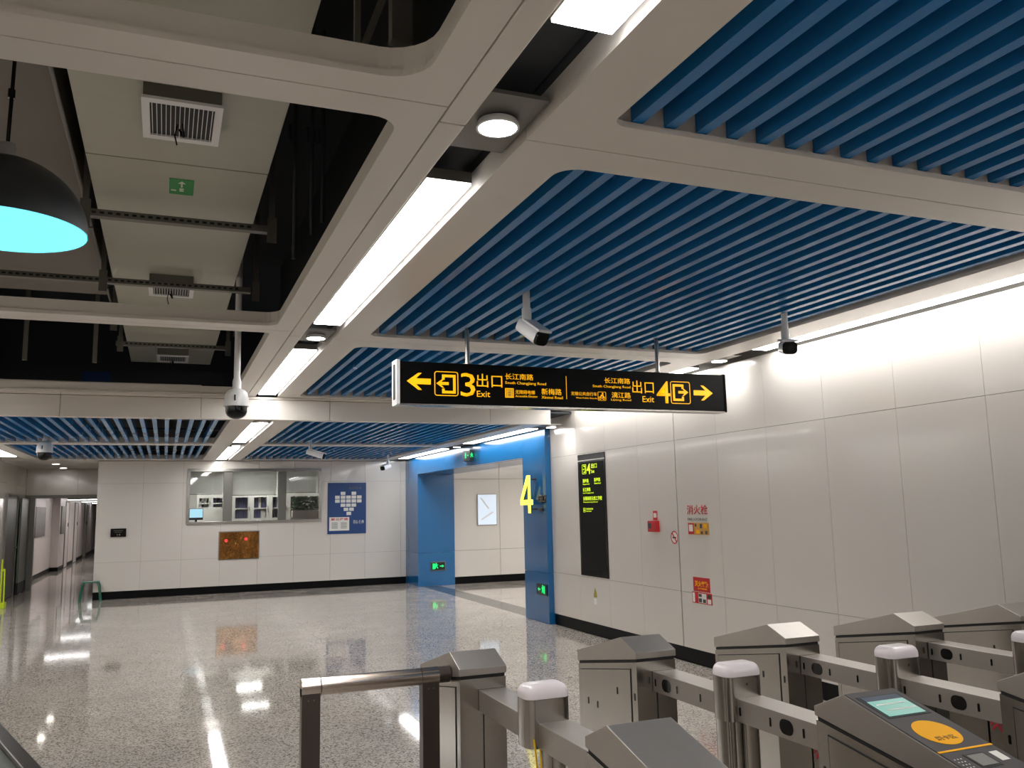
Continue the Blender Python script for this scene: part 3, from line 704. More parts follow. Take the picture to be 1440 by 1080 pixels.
b = NB(); box(b, -.1, 1.5, 20.1, 20.75, 1.34, 1.38); obj('top', b, M['cabwhite'], t)
b = NB(); box(b, -.1, 1.5, 20.12, 20.16, 0, 1.34); obj('front_panel', b, M['cabwhite'], t)
t = thing('monitor', 'lit computer monitor in the left corner of the office window', 'monitor', (.62, 20.3, 1.38))
b = NB(); box(b, .50, .79, 20.28, 20.31, 1.50, 1.75); obj('case', b, M['blackp'], t)
b = NB(); box(b, .51, .78, 20.276, 20.28, 1.55, 1.74); obj('screen', b, M['monitor'], t)
b = NB(); box(b, .62, .67, 20.30, 20.33, 1.40, 1.50); box(b, .56, .73, 20.25, 20.38, 1.38, 1.40); obj('stand', b, M['blackp'], t)
t = thing('potted_plant', 'leafy green plant on a shelf behind the right window part', 'plant', (3.15, 20.6, 1.50))
b = NB(); box(b, 2.75, 3.6, 20.5, 20.72, 1.50, 1.66); obj('planter', b, M['corr'], t, bevel=.01)
b = NB()
for i in range(1100):
    c0 = Vector((random.uniform(2.76, 3.6), random.uniform(20.45, 20.75), random.uniform(1.66, 1.98)))
    q = Matrix.Rotation(random.uniform(0, 6.28), 3, 'Z') @ Matrix.Rotation(random.uniform(-.9, .9), 3, 'X')
    P = [c0+q @ Vector(v)*.055 for v in ((-1, 0, 0), (0, -.45, .15), (1, 0, 0), (0, .45, .15))]
    b.faces.new([b.verts.new(v) for v in P])
o = obj('foliage', b, M['leaf'], t); o['kind'] = 'stuff'
b = NB(); box(b, 2.7, 3.7, 20.45, 20.8, 0, 1.50); tag(obj('low_cupboard', b, M['corr'], bevel=.01), 'low cupboard carrying the office plant', 'cabinet')

# ------------------------------------------------------------------ things on the far wall
t = thing('wall_display', 'small black wall terminal left of the brass panel', 'terminal', (-.84, YF, 1.21))
b = NB(); box(b, -.985, -.70, YF-.035, YF, 1.212, 1.378); obj('case', b, M['blackp'], t, bevel=.005)
b = NB(); flat(b, FRONT, (0, YF-.0365, 0), [rect(-.93, -.76, 1.33, 1.338), rect(-.91, -.78, 1.30, 1.306), rect(-.87, -.85, 1.24, 1.27), rect(-.83, -.81, 1.24, 1.27)], .001); obj('screen_marks', b, M['galv'], t)
t = thing('brass_panel', 'square brass panel with two painted-on red reflections of gate lights on the far wall', 'panel', (1.46, YF, .68))
b = NB(); box(b, 1.075, 1.855, YF-.02, YF-.006, .69, 1.24); obj('brass_plate', b, M['brass'], t)
b = NB(); box(b, 1.055, 1.875, YF-.006, YF, .67, 1.26); obj('rim', b, M['wallback'], t)
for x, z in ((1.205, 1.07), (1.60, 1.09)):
    b = NB(); tube(b, (x, YF-.03, z), (x, YF-.02, z), .03, 18); obj('red_reflection', b, M['redreflect'], t)  # glowing disc stands in for a gate light reflected in the brass
t = thing('blue_poster', 'dark blue poster with heart of photo cards on the far wall', 'poster', (3.72, YF, 1.13))
b = NB(); box(b, 3.297, 4.142, YF-.012, YF, 1.133, 2.242); obj('sheet', b, M['bluep'], t)
Op = (0, YF-.0125, 0); pu = lambda a: 3.297+(a-140)/635*.845; pv = lambda c_: 2.242-(c_-105)/860*1.109
b = NB(); cm = None
for (cx, cy) in [(390, 285), (570, 285), (298, 350), (390, 350), (480, 350), (570, 350), (660, 350), (298, 415), (390, 415), (480, 415), (570, 415), (660, 415), (390, 485), (480, 485), (570, 485), (440, 555), (530, 555), (487, 625)]:
    bb = NB(); flat(bb, FRONT, Op, [rect(pu(cx-38), pu(cx+38), pv(cy+27), pv(cy-27))], .002); obj('photo_card', bb, M['paper'], t)
b.free()
bb = NB(); flat(bb, FRONT, Op, [rect(pu(168), pu(495), pv(910), pv(685))], .002); obj('notice', bb, M['paper'], t)
text('notice_heading', '服务承诺', FRONT, (0, YF-.0145, 0), pu(195), pu(475), pv(740), pv(700), M['red'], t, .03)
bb = NB(); flat(bb, FRONT, (0, YF-.0145, 0), [rect(pu(205+150*(k % 2)), pu(305+150*(k % 2)), pv(775+22*(k//2)+9), pv(775+22*(k//2))) for k in range(10)], .001); obj('notice_lines', bb, M['galv'], t)
text('poster_title', '党员先锋岗', FRONT, Op, pu(490), pu(690), pv(215), pv(180), M['galv'], t, .01)
text('poster_footer', '初心 使命', FRONT, Op, pu(560), pu(740), pv(800), pv(735), M['paper'], t, .01)

# ------------------------------------------------------------------ left passage
lp = setting('wall_lintel', 'cream wall over the staff passage opening')
wall_front(lp, 22.4, [XL, -1.9, -.9], [2.13, 2.73], M['wall']); 
b = NB(); box(b, XL, -.9, 22.43, 22.55, 2.13, 2.9); obj('backing', b, M['wallback'], lp)
b = NB(); box(b, XL, -2.75, 22.38, 22.55, 0, 2.13); box(b, -1.42, -1.26, 22.38, 22.55, 0, 2.13); box(b, -2.75, -1.42, 22.36, 22.56, 2.06, 2.13); obj('door_2', b, M['galv'], kind='structure', label='steel frame of the staff passage opening')
t = setting('door_3', 'dark metal door in the left wall, slightly open')
b = NB(); box(b, XL-.02, XL+.02, 19.80, 21.10, .02, 2.08); obj('door_leaf', b, M['doordark'], t)
b = NB(); box(b, XL-.02, XL+.04, 19.74, 19.80, 0, 2.12); box(b, XL-.02, XL+.04, 21.10, 21.16, 0, 2.12); box(b, XL-.02, XL+.04, 19.80, 21.10, 2.08, 2.12); obj('door_frame', b, M['galv'], t)
b = NB(); box(b, XL+.02, XL+.07, 20.95, 21.05, 1.0, 1.02); obj('door_handle', b, M['steel'], t)
t = setting('door_4', 'grey open leaf of the staff passage door')
b = NB(); box(b, -2.90, -2.86, 21.25, 22.34, .25, 2.05); obj('door_leaf', b, M['doorgrey'], t)
b = NB(); box(b, -2.90, -2.858, 21.25, 22.34, .02, .25); obj('kick_plate', b, M['seam'], t)
wc = setting('wall_corridor', 'walls of the staff corridor beyond the opening')
b = NB(); box(b, -3.25, -3.15, 22.55, 29.5, 0, 2.6); box(b, -3.25, -2.95, 29.5, 29.6, 0, 2.6); box(b, -3.05, -2.95, 29.6, 45, 0, 2.6)
box(b, -1.26, -1.16, 22.55, 45, 0, 2.6); box(b, -3.25, -1.16, 45, 45.1, 0, 2.6); obj('corridor_walls', b, M['corr'], wc)
b = NB(); box(b, -3.15, -3.14, 22.6, 29.5, 0, .12); box(b, -3.15, -2.94, 29.49, 29.5, 0, .12); box(b, -2.95, -2.94, 29.6, 45, 0, .12); obj('baseboard_corridor', b, M['black'], kind='structure', label='black corridor skirting')
b = NB(); box(b, -3.25, -1.16, 22.58, 45.1, 2.215, 2.3); obj('ceiling_corridor', b, M['doordark'], kind='structure', label='dim corridor ceiling')
for k, y in enumerate((27.0, 31.0, 36.0, 41.0)):
    light_panel(-2.9, -1.7, y, y+.09, 2.14, 'crosswise corridor light bar, %s from the opening' % ('first', 'second', 'third', 'fourth')[k])
for k in range(2):  # strips added out of sight to brighten the corridor
    light_panel(-1.52, -1.32, 23.5+k*7, 28.5+k*7, 2.14, 'added unseen light strip along the right side of the staff corridor, %s' % ('nearest', 'farthest')[k])
for k, (a, c_, xw) in enumerate(((31.0, 32.0, -2.94), (34.0, 35.2, -2.94), (38.0, 39.2, -2.94), (23.3, 24.4, -3.14))):
    t = setting('door_%d' % (5+k), 'pale door in the corridor wall')
    b = NB(); box(b, xw-.01, xw+.02, a, a+.05, 0, 2.12); box(b, xw-.01, xw+.02, c_-.05, c_, 0, 2.12); box(b, xw-.01, xw+.02, a+.05, c_-.05, 2.07, 2.12); obj('door_frame', b, M['doorgrey'], t)
    b = NB(); box(b, xw-.01, xw+.012, a+.05, c_-.05, .02, 2.07); obj('door_leaf', b, M['corr'], t)
    b = NB(); box(b, xw+.012, xw+.03, c_-.3, c_-.18, 1.3, 1.42); obj('door_handle', b, M['blackp'], t)
t = thing('notice_board', 'pale framed notice board on the corridor wall', 'notice board', (-3.14, 26.6, 1.1))
b = NB(); box(b, -3.15, -3.11, 25.6, 27.6, 1.1, 1.9); obj('board', b, M['galv'], t)
t = thing('notice_board', 'second grey notice panel farther down the corridor wall', 'notice board', (-2.94, 30.2, 1.1))
b = NB(); box(b, -2.95, -2.92, 29.8, 30.9, 1.1, 1.95); obj('board', b, M['galv'], t)

t = thing('metal_stool', 'green tubular metal stool at the corner of the far wall', 'stool', (-1.3, 19.05, 0))
b = NB(); box(b, -1.43, -1.14, 18.70, 18.98, .355, .375); obj('seat', b, M['stool'], t, bevel=.008)
for sx, sy in ((-1, -1), (-1, 1), (1, -1), (1, 1)):
    b = NB(); poly_tube(b, [(-1.285+sx*.12, 18.84+sy*.12, .36), (-1.285+sx*.15, 18.84+sy*.14, .30), (-1.285+sx*.185, 18.84+sy*.16, 0)], .014, 8); obj('leg', b, M['stool'], t, smooth=True)
t = thing('wet_floor_stand', 'lime yellow stand at the left edge of the photo', 'stand', (-2.72, 18.4, 0))
b = NB(); box(b, -2.86, -2.66, 18.3, 18.55, 0, .10); obj('base', b, M['limepaint'], t, bevel=.01)
b = NB(); tube(b, (-2.745, 18.42, .1), (-2.745, 18.42, .88), .014, 8); tube(b, (-2.69, 18.42, .1), (-2.70, 18.42, .70), .014, 8); tube(b, (-2.70, 18.42, .70), (-2.745, 18.42, .66), .014, 8); obj('post', b, M['limepaint'], t, smooth=True)

# ------------------------------------------------------------------ portal signs
t = thing('exit_number', 'glowing yellow number 4 standing off the blue portal', 'sign', (4.93, 11.7, 1.54))
Q = (4.93, 0, 0); S = lambda y: -y
FOUR = [[(S(11.64), 1.545), (S(11.565), 1.545), (S(11.565), 2.095), (S(11.64), 2.095)],
     [(S(11.93), 1.665), (S(11.64), 1.665), (S(11.64), 1.74), (S(11.93), 1.74)], [(S(11.565), 1.665), (S(11.485), 1.665), (S(11.485), 1.74), (S(11.565), 1.74)],
     [(S(11.93), 1.74), (S(11.845), 1.74), (S(11.64), 2.0), (S(11.64), 2.095), (S(11.68), 2.095)]]
b = NB(); flat(b, SIDE, (BX-.085, 0, 0), FOUR, .02); obj('number_body', b, M['blue'], t)
b = NB(); flat(b, SIDE, (BX-.1055, 0, 0), FOUR, .012); obj('number_face', b, M['four'], t)
for y, z in ((11.60, 1.60), (11.60, 2.04), (11.86, 1.70)):
    b = NB(); tube(b, (BX-.085, y, z), (BX, y, z), .012, 8); obj('standoff', b, M['steeld'], t)
t = thing('exit_lettering', 'dark steel lettering beside the glowing number', 'sign', (BX, 11.40, 1.54))
text('lettering', '出口', SIDE, (BX, 0, 0), -11.47, -11.235, 1.69, 1.81, M['steeld'], t, .02, .03)
text('lettering', 'Exit', SIDE, (BX, 0, 0), -11.47, -11.33, 1.57, 1.62, M['steeld'], t, .02, .03)
def run_man(bm, fr, o, u, v, s, flip=1):
    P = [rect(-.10, .10, .30, .50), rect(-.16, .14, .0, .28), rect(-.30, -.12, .10, .20), rect(.10, .32, .14, .24),
         [(-.16, 0), (.0, 0), (-.12, -.40), (-.26, -.36)], [(.0, 0), (.14, 0), (.34, -.30), (.22, -.36)]]
    flat(bm, fr, o, [[(u+flip*a*s, v+c_*s) for a, c_ in pl] for pl in P], .002)
def arrow_small(bm, fr, o, u, v, s, dr):
    flat(bm, fr, o, [[(u, v-.06*s), (u+dr*.4*s, v-.06*s), (u+dr*.4*s, v+.06*s), (u, v+.06*s)],
                     [(u+dr*.35*s, v-.2*s), (u+dr*.65*s, v), (u+dr*.35*s, v+.2*s)]], .002)
t = thing('emergency_exit_sign', 'small green running-man sign low on the right blue pillar', 'sign', (BX, 11.46, .38))
b = NB(); box(b, BX-.015, BX, 11.285, 11.64, .385, .54); obj('plate', b, M['exitblack'], t, bevel=.003)
b = NB(); o_ = (BX-.0155, 0, 0); run_man(b, SIDE, o_, -11.42, .465, .13); arrow_small(b, SIDE, o_, -11.50, .465, .14, -1)
flat(b, SIDE, o_, [rect(-11.385, -11.345, .41, .52)], .002); obj('symbol', b, M['green'], t)
t = thing('emergency_exit_sign', 'small green running-man sign low on the far blue jamb', 'sign', (5.5, 18.02, .31))
b = NB(); box(b, 5.33, 5.66, 18.0, 18.02, .315, .505); obj('plate', b, M['galv'], t, bevel=.003)
b = NB(); box(b, 5.345, 5.645, 17.997, 18.0, .33, .49); obj('face', b, M['exitblack'], t)
b = NB(); o_ = (0, 17.9965, 0); run_man(b, FRONT, o_, 5.45, .41, .14); flat(b, FRONT, o_, [rect(5.37, 5.42, .35, .47)], .002); arrow_small(b, FRONT, o_, 5.53, .41, .15, 1); obj('symbol', b, M['green'], t)
t = thing('hanging_exit_sign', 'small green exit sign under the ceiling above the blue portal', 'sign', (5.0, 14.6, Z2))
b = NB(); box(b, 4.975, 5.045, 14.33, 14.72, 2.47, 2.66); obj('case', b, M['exitblack'], t, bevel=.004)
b = NB(); run_man(b, SIDE, (4.9745, 0, 0), -14.56, 2.56, .11); arrow_small(b, SIDE, (4.9745, 0, 0), -14.47, 2.565, .10, 1); run_man(b, FRONT, (0, 14.3295, 0), 5.01, 2.56, .09); obj('symbol', b, M['green'], t)
t = thing('light_box', 'pale illuminated picture in a thin frame in the exit passage', 'light box', (6.67, 18.12, 1.25))
b = NB(); box(b, 6.44, 6.905, 18.085, 18.12, 1.245, 1.935); obj('frame', b, M['steel'], t, bevel=.003)
b = NB(); box(b, 6.455, 6.89, 18.08, 18.085, 1.26, 1.92); obj('picture', b, M['lightbox'], t)
b = NB(); flat(b, FRONT, (0, 18.0795, 0), [[(6.50, 1.85), (6.53, 1.86), (6.72, 1.62), (6.70, 1.60)], [(6.52, 1.38), (6.54, 1.36), (6.82, 1.52), (6.80, 1.55)]], .001); obj('drawing', b, M['paper'], t)

# ------------------------------------------------------------------ right wall: directory screen, stickers
t = thing('directory_sign', 'tall black directory panel with lime lettering on the right wall', 'sign', (XR, 9.96, .735))
b = NB(); box(b, XR-.012, XR, 9.582, 10.338, .737, 2.308); obj('glass_face', b, M['blackp'], t)
b = NB(); box(b, XR-.014, XR-.012, 9.585, 10.335, 2.222, 2.234); obj('light_line', b, M['paper'], t)
b = NB(); box(b, XR-.0135, XR-.012, 9.615, 10.30, .82, 2.20); obj('inner_face', b, M['signblack'], t)
OD = (XR-.014, 0, 0)
b = NB(); ring_poly(b, SIDE, OD, -10.206, -10.090, 2.05, 2.175, .006, .012)
flat(b, SIDE, OD, [rect(-10.165, -10.11, 2.145, 2.16), rect(-10.125, -10.11, 2.08, 2.145), rect(-10.165, -10.11, 2.065, 2.08)], .002)
arrow_small(b, SIDE, OD, -10.15, 2.112, .055, -1); obj('exit_pictogram', b, M['lime'], t)
for s_, a, c_, d0, d1, bo in (('4', 10.075, 9.97, 2.045, 2.18, .006), ('出口', 9.945, 9.79, 2.115, 2.178, .004), ('Exit', 9.945, 9.86, 2.055, 2.095, .004),
        ('湘梅路', 10.205, 10.03, 1.935, 1.985, .006), ('Xiangmei Road', 10.205, 10.01, 1.905, 1.925, .0), ('新梅路', 9.875, 9.705, 1.94, 1.99, .006), ('Xinmei Road', 9.875, 9.70, 1.91, 1.93, .0),
        ('长江南路', 10.205, 9.985, 1.82, 1.872, .006), ('South Changjiang Road', 10.205, 9.90, 1.79, 1.81, .0),
        ('无锡锦程无线工学校', 10.205, 9.675, 1.705, 1.757, .006), ('Wuxi Jincheng School', 10.205, 9.80, 1.672, 1.692, .0),
        ('公共自行车', 10.13, 9.93, 1.583, 1.607, .004), ('Public Bicycle', 10.13, 9.98, 1.556, 1.572, .0)):
    text('lettering', s_, SIDE, OD, -a, -c_, d0, d1, M['lime'], t, bo)
b = NB(); ring_poly(b, SIDE, OD, -10.206, -10.15, 1.553, 1.61, .004, .008); flat(b, SIDE, OD, [rect(-10.195, -10.165, 1.57, 1.58), rect(-10.185, -10.175, 1.58, 1.60)], .001); obj('bicycle_pictogram', b, M['lime'], t)

t = thing('fire_alarm', 'small red fire alarm box on the right wall', 'alarm', (XR, 8.44, 1.33))
b = NB(); box(b, XR-.045, XR, 8.36, 8.545, 1.332, 1.455); obj('case', b, M['red'], t, bevel=.006)
b = NB(); flat(b, SIDE, (XR-.0455, 0, 0), [rect(-8.53, -8.465, 1.37, 1.43)], .002); obj('button_plate', b, M['doordark'], t)
t = thing('alarm_label', 'small red label above the fire alarm box', 'sticker', (XR, 8.43, 1.46))
b = NB(); box(b, XR-.003, XR, 8.395, 8.485, 1.462, 1.565); obj('sheet', b, M['red'], t)
b = NB(); flat(b, SIDE, (XR-.0035, 0, 0), [rect(-8.47, -8.41, 1.49, 1.54)], .001); obj('picture', b, M['paper'], t)
t = thing('no_smoking_sticker', 'round no-smoking sticker beside the dark wall joint', 'sticker', (XR, 8.07, 1.28))
b = NB(); ring_poly(b, SIDE, (XR-.001, 0, 0), -8.135, -7.995, 1.21, 1.35, .012, .0699, .002); 
flat(b, SIDE, (XR-.001, 0, 0), [[(-8.11, 1.32), (-8.10, 1.33), (-8.02, 1.24), (-8.03, 1.23)]], .003); obj('red_ring', b, M['red'], t)
b = NB(); flat(b, SIDE, (XR-.0005, 0, 0), [rrect(-8.13, -8.0, 1.215, 1.345, .0645)], .001); obj('disc', b, M['paper'], t)
b = NB(); flat(b, SIDE, (XR-.0015, 0, 0), [rect(-8.10, -8.03, 1.27, 1.285)], .0015); obj('cigarette', b, M['seam'], t)
t = thing('hydrant_lettering', 'red fire hydrant characters on the right wall', 'lettering', (XR, 7.6, 1.5))
text('lettering', '消火栓', SIDE, (XR-.001, 0, 0), -7.80, -7.425, 1.525, 1.625, M['red'], t, .012)
text('lettering', 'FIRE HYDRANT', SIDE, (XR-.001, 0, 0), -7.79, -7.43, 1.462, 1.492, M['galv'], t, .005)
t = thing('hydrant_poster', 'red and tan picture notice below the hydrant characters', 'poster', (XR, 7.62, 1.32))
b = NB(); box(b, XR-.003, XR, 7.415, 7.79, 1.318, 1.44); obj('sheet', b, M['orange'], t)
b = NB(); flat(b, SIDE, (XR-.0035, 0, 0), [rect(-7.785, -7.68, 1.322, 1.436)], .001); obj('red_field', b, M['red'], t)
b = NB(); flat(b, SIDE, (XR-.0045, 0, 0), [rect(-7.77, -7.70, 1.35, 1.42)], .001); obj('text_field', b, M['paper'], t)
b = NB(); flat(b, SIDE, (XR-.0045, 0, 0), [rect(-7.57, -7.53, 1.385, 1.43), rect(-7.56, -7.52, 1.325, 1.355), rect(-7.48, -7.44, 1.325, 1.36), rect(-7.66, -7.63, 1.40, 1.43)], .001); obj('figure_fields', b, M['doordark'], t)
b = NB(); flat(b, SIDE, (XR-.0045, 0, 0), [rect(-7.64, -7.58, 1.33, 1.37), rect(-7.50, -7.45, 1.39, 1.43)], .001); obj('figure_fields', b, M['amber'], t)
t = thing('warning_poster', 'red notice with yellow characters low on the right wall', 'poster', (XR, 7.6, .74))
b = NB(); box(b, XR-.003, XR, 7.45, 7.745, .742, .885); obj('sheet', b, M['red'], t)
text('lettering', '灭火器箱', SIDE, (XR-.0035, 0, 0), -7.715, -7.475, .79, .85, M['amber'], t, .03)
text('lettering', 'FIRE EXTINGUISHER', SIDE, (XR-.0035, 0, 0), -7.66, -7.50, .765, .78, M['amber'], t, .01)
t = thing('instruction_poster', 'white and red picture notice under the red notice', 'poster', (XR, 7.6, .62))
b = NB(); box(b, XR-.003, XR, 7.425, 7.775, .622, .735); obj('sheet', b, M['red'], t)
b = NB(); flat(b, SIDE, (XR-.0035, 0, 0), [rect(-7.765, -7.725, .63, .725), rect(-7.66, -7.52, .63, .725), rect(-7.50, -7.44, .63, .675)], .001); obj('fields', b, M['paper'], t)
b = NB(); flat(b, SIDE, (XR-.0045, 0, 0), [rect(-7.655, -7.60, .69, .72), rect(-7.58, -7.53, .635, .67), rect(-7.655, -7.60, .635, .675), rect(-7.50, -7.44, .685, .72)], .001); obj('pictures', b, M['doordark'], t)
t = thing('hazard_sticker', 'tiny yellow triangle sticker below the directory panel', 'sticker', (XR, 9.97, .5))
b = NB(); flat(b, SIDE, (XR, 0, 0), [[(-10.02, .51), (-9.93, .51), (-9.975, .60)]], .002); obj('triangle', b, M['olive'], t)
b = NB(); flat(b, SIDE, (XR, 0, 0), [rect(-10.02, -9.93, .48, .508)], .002); obj('band', b, M['olive'], t)
b = NB(); flat(b, SIDE, (XR, 0, 0), [rect(-10.01, -9.93, .39, .465)], .004); tag(obj('wall_socket_cover', b, M['white']), 'tiny white cover below the yellow triangle sticker', 'cover')

# ------------------------------------------------------------------ ticket gates
def pill(bm, x, y, z, h, w_, nx=-1, t=.0015):
    flat(bm, SIDE, (x, 0, 0), [rrect(-y-w_/2, -y+w_/2, z-h/2, z+h/2, min(w_, h)/2-.0005, 4)], t)
GATES = ('leftmost gate row, joined to the handrail', 'second gate row from the handrail, with the teal screen',
         'third gate row from the handrail', 'fourth gate row from the handrail', 'last gate row, next to the right wall')
for k, x0 in enumerate((1.222, 2.107, 2.990, 3.874, 4.705)):
    x1 = x0+.222
    t = thing('ticket_gate', 'stainless steel ticket gate, '+GATES[k], 'ticket gate', (x0+.11, 3.1, 0), 'stainless steel ticket gates')
    for side in (0, 1):
        # profile runs in y; far cabinet falls away from the viewer, near one falls towards the viewer
        if side == 0: F = lambda d: 3.70+d; ln = .635; top = 1.0
        else: F = lambda d: 2.48-d; ln = .78; top = 1.008
        fl = .815+.10*(1-ln/.635)-.0 if side else .816
        zb = lambda d: .912-.157*d
        cab = NB(); prism(cab, [(F(.004), 0), (F(.004), .900), (F(ln-.004), zb(ln)-.012), (F(ln-.004), 0)], 'x', x0+.003, x1-.003)
        cb = obj('cabinet', cab, M['steel'], t)
        b = NB(); prism(b, [(F(.008), .895), (F(.008), .917), (F(ln-.008), zb(ln)+.003), (F(ln-.008), zb(ln)-.014)], 'x', x0+.007, x1-.007); obj('lid_gap', b, M['seam'], cb)
        b = NB(); zt = lambda d: top-.262*(d-.143)
        prism(b, [(F(0), .915), (F(0), .945), (F(.143), top), (F(ln), zt(ln)), (F(ln), zb(ln)+.003)], 'x', x0, x1)
        lid = obj('lid', b, M['steelh'], t, bevel=.0022)
        pa = NB(); prism(pa, [(F(.058), .05), (F(.058), zb(.058)-.040), (F(ln-.034), zb(ln-.034)-.040), (F(ln-.034), .05)], 'x', x0+.0005, x0+.004); obj('panel_gap', pa, M['seam'], cb)
        pa = NB(); prism(pa, [(F(.062), .054), (F(.062), zb(.062)-.044), (F(ln-.038), zb(ln-.038)-.044), (F(ln-.038), .054)], 'x', x0-.001, x0+.003); obj('side_panel', pa, M['steel'], cb)
        if k > 0:
            for (d, z) in ((.03, .737), (.195, .737), (.515, .63), (.412, .629)):
                b = NB(); pill(b, x0-.0012 if d > .05 else x0+.003, F(d), z, .034, .011); obj('sensor_slot', b, M['slot'], cb)
        # face that looks along the beam: centre joint
        yy = F(.0015)
        b = NB(); box(b, (x0+x1)/2-.002, (x0+x1)/2+.002, min(yy, F(.004)), max(yy, F(.004)), .02, .76); obj('face_joint', b, M['seam'], cb)
    bx0, bx1 = x0+.088, x0+.222
    for (ya, yb, fs) in ((3.155, 3.70, ((3.676, 0), (3.49, 0), (3.305, 0), (3.58, 1))), (2.48, 3.045, ((3.023, 0), (2.835, 0), (2.647, 0), (2.742, 1)))):
        b = NB(); box(b, bx0, bx1-.004, ya, yb, .762, .852); be = obj('beam', b, M['steelh'], t, bevel=.002)
        if k > 0:
            for y, big in fs:
                b = NB()
                if big: pill(b, bx0, y, .806, .056, .078)
                else: pill(b, bx0, y, .805, .034, .011)
                obj('sensor_window' if big else 'sensor_slot', b, M['slot'], be)
    # centre post with frosted lamp cap
    b = NB(); prism(b, rrect(x0+.044, x1+.004, 3.04, 3.165, .038), 'z', .762, .935); po = obj('post_head', b, M['steel'], t, smooth=True)
    if k > 0:
        b = NB(); tube(b, (x0+.14, 3.0395, .905), (x0+.14, 3.041, .905), .005, 12); obj('screw', b, M['seam'], po)
    b = NB(); vs = rrect(x0+.044, x1+.004, 3.04, 3.165, .038, 6)
    cx, cy = (x0*2+.048+.222)/2, 3.1025
    def ins(d): return rrect(x0+.044+d, x1+.004-d, 3.04+d, 3.165-d, max(.038-d, .003), 6)
    L = [[b.verts.new((p[0], p[1], z)) for p in ins(d)] for d, z in ((0, .936), (0, .952), (.003, .964), (.010, .975), (.022, .983), (.034, .985))]
    n = len(L[0]); b.faces.new(list(reversed(L[0]))); b.faces.new(L[-1])
    for A, B in zip(L[:-1], L[1:]):
        for i in range(n): b.faces.new((A[i], A[(i+1) % n], B[(i+1) % n], B[i]))
    obj('lamp_cap', b, M['cap'], t, smooth=True, label='frosted white lamp cap')
    for (a, c_) in (((x0+.135, x0+.205),) if k == 0 else ((x0+.05, x0+.09), (x0+.125, x0+.205))):
        b = NB(); prism(b, rrect(a, c_, 3.055, 3.15, .012, 3), 'z', 0, .762); obj('post_leg', b, M['steel'], t, smooth=True)
    # housing of the flap doors below the near beam
    b = NB(); box(b, x0+.095, x0+.205, 2.49, 2.61, .0, .76); obj('flap_housing', b, M['steel'], t)
    b = NB(); box(b, x0+.095, x0+.205, 2.62, 2.80, .0, .76); obj('flap_housing', b, M['steel'], t)
    if k > 0:
        yl_ = 2.575; o_ = (x0+.0945, 0, 0)
        b = NB(); flat(b, SIDE, o_, [[(-yl_-.03+.06*a, .735+c_*.06) for a, c_ in pl] for pl in ([(0, .1), (.5, .6), (.5, .85), (0, .4)], [(.5, .6), (1, .1), (1, .4), (.5, .85)], [(.15, -.15), (.5, .25), (.5, .45), (.15, .1)], [(.5, .25), (.85, -.15), (.85, .1), (.5, .45)])], .001); obj('emblem', b, M['logo'], t)
        text('lettering', '无锡地铁', SIDE, o_, -2.535, -2.495, .70, .755, M['seam'], t, .0, .001)
    if k == 1:      # reader top of the second row, lies on the sloping lid
        sl = math.atan(.262); U = Vector((1, 0, 0)); V = Vector((0, math.cos(sl), math.sin(sl))); N_ = Vector((0, -math.sin(sl), math.cos(sl)))
        fr = (U, V, N_); org = Vector((x0, 2.337, 1.0085)); cs = math.cos(sl)
        yv = lambda y: (y-2.337)/cs
        # keep these plates on the lid plane z = 1.008 - .262*(2.337-y)
        def plate(name, polys, m, h, tk=.001, lb=None):
            b = NB(); flat(b, fr, org+N_*h, polys, tk); return obj(name, b, M[m], lid, label=lb)
        plate('reader_plate', [rect(.004, .218, yv(1.71), yv(2.334))], 'readergrey', 0, .0015, 'dark grey reader plate')
        plate('screen_bezel', [rect(.022, .200, yv(2.165), yv(2.303))], 'seam', .0016)
        plate('screen', [rect(.034, .188, yv(2.174), yv(2.268))], 'teal', .0027)
        plate('screen', [rect(.034, .188, yv(2.268), yv(2.296))], 'tealdark', .0027)
        plate('screen_line', [rect(.05, .17, yv(2.240), yv(2.246)), rect(.06, .18, yv(2.205), yv(2.211))], 'paper', .0038, .0004)
        el = [(.107+.072*math.cos(a), yv(2.063)+.072*math.sin(a)) for a in [2*math.pi*i/36 for i in range(36)]]
        plate('card_circle', [el], 'amber', .0016, .001, 'yellow card spot')
        text('card_lettering', '刷卡区', fr, org+N_*.0026, .068, .146, yv(2.020), yv(2.042), M['brown'], lid, .01, .0006)
        plate('yellow_line', [rect(.003, .219, yv(1.964), yv(1.972))], 'amber', .0016)
        plate('scanner_rim', [rect(.066, .146, yv(1.872), yv(1.942))], 'seam', .0016)
        plate('scanner_glass', [rect(.074, .138, yv(1.880), yv(1.934))], 'galv', .0027)
        plate('label_sticker', [rect(.165, .197, yv(1.890), yv(1.936))], 'paper', .0016)
        plate('instruction_marks', [rect(.018+.012*i, .022+.012*i, yv(1.925-.014*j), yv(1.929-.014*j)) for i in range(3) for j in range(4)], 'paper', .0016, .0005)
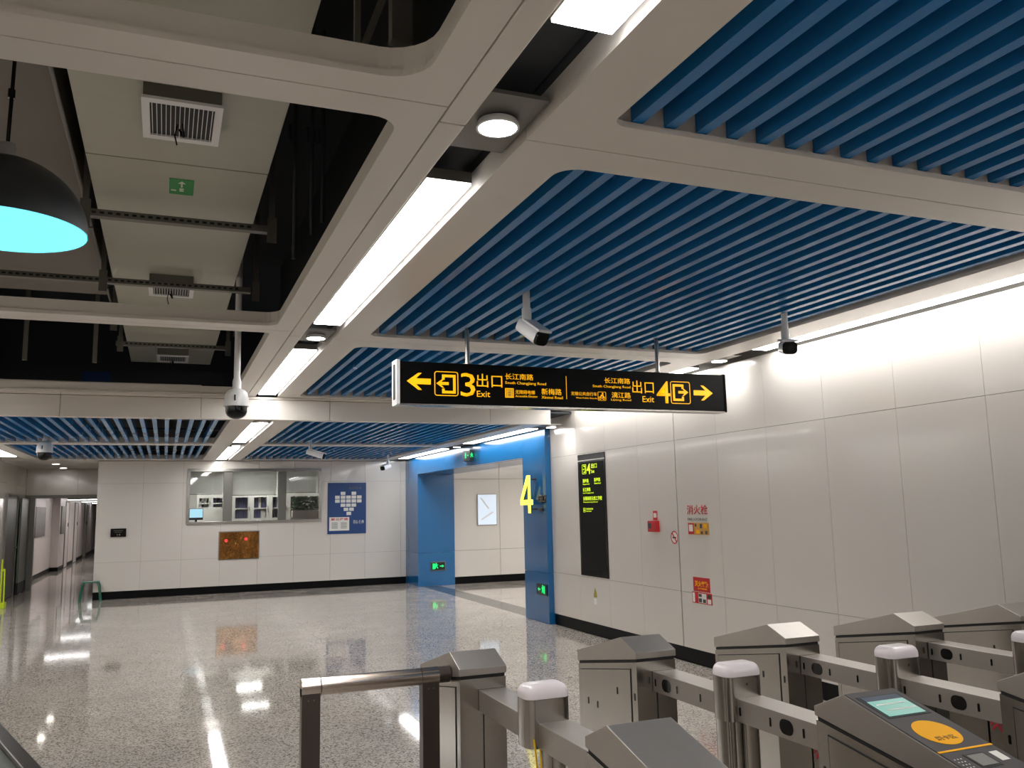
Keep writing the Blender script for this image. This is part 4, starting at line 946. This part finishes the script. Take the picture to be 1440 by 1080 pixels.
b = NB(); poly_tube(b, [(1.286, 3.033, .80), (1.290, 3.031, .765), (1.300, 3.02, .62), (1.315, 3.015, .40)], .004, 6); poly_tube(b, [(1.312, 3.033, .765), (1.310, 3.02, .62), (1.317, 3.015, .40)], .004, 6)
tag(obj('yellow_strap', b, M['yribbon']), 'yellow strap hanging under the post of the leftmost gate', 'strap')

# handrail to the left of the first gate
t = thing('handrail', 'brushed steel handrail standing left of the leftmost gate', 'handrail', (.86, 3.84, 0))
b = NB(); tube(b, (.645, 3.845, .905), (1.085, 3.845, .905), .037, 28); obj('rail', b, M['steelr'], t, smooth=True)
for a, c_ in ((.562, .640), (1.088, 1.166)):
    b = NB(); box(b, a, c_, 3.815, 3.875, 0, .905); obj('post', b, M['steeld'], t, bevel=.003)  # darker steel colour stands in for the dark hall the post faces reflect
    b = NB(); tube(b, (a, 3.845, .905), (c_, 3.845, .905), .038, 28); obj('saddle', b, M['steelr'], t, smooth=True)
b = NB(); tube(b, (1.166, 3.845, .905), (1.218, 3.845, .905), .036, 28); obj('coupling', b, M['steeld'], t, smooth=True)
for a in (.601, 1.127):
    b = NB(); 
    for q in (-.012, .012): tube(b, (a+q, 3.8145, .855), (a+q, 3.816, .855), .004, 8)
    obj('bolt', b, M['galv'], t)

# slanting barrier at the bottom left corner
t = thing('barrier_rail', 'dark flat-topped barrier rail at the bottom left corner', 'barrier', (-.45, 3.4, 0))
p0 = Vector((-.70, 4.30, 0)); p1 = Vector((-.12, 2.42, 0)); d = (p1-p0).normalized(); nn = Vector((d.y, -d.x, 0))
if nn.x > 0: nn = -nn
def slab(a, c_, z0_, z1_):
    b = NB(); P = [p0+nn*a, p1+nn*a, p1+nn*c_, p0+nn*c_]
    prism(b, [(v.x, v.y) for v in P], 'z', z0_, z1_); return b
obj('top_rail', slab(0, .048, .86, .90), M['steeld'], t, bevel=.004)
obj('side_trim', slab(.049, .16, .86, .885), M['glassg'], t, bevel=.002)
for q in (.05, .95):
    b = NB(); c0 = p0.lerp(p1, q)+nn*.05; box(b, c0.x-.025, c0.x+.025, c0.y-.025, c0.y+.025, 0, .86); obj('post', b, M['steeld'], t)
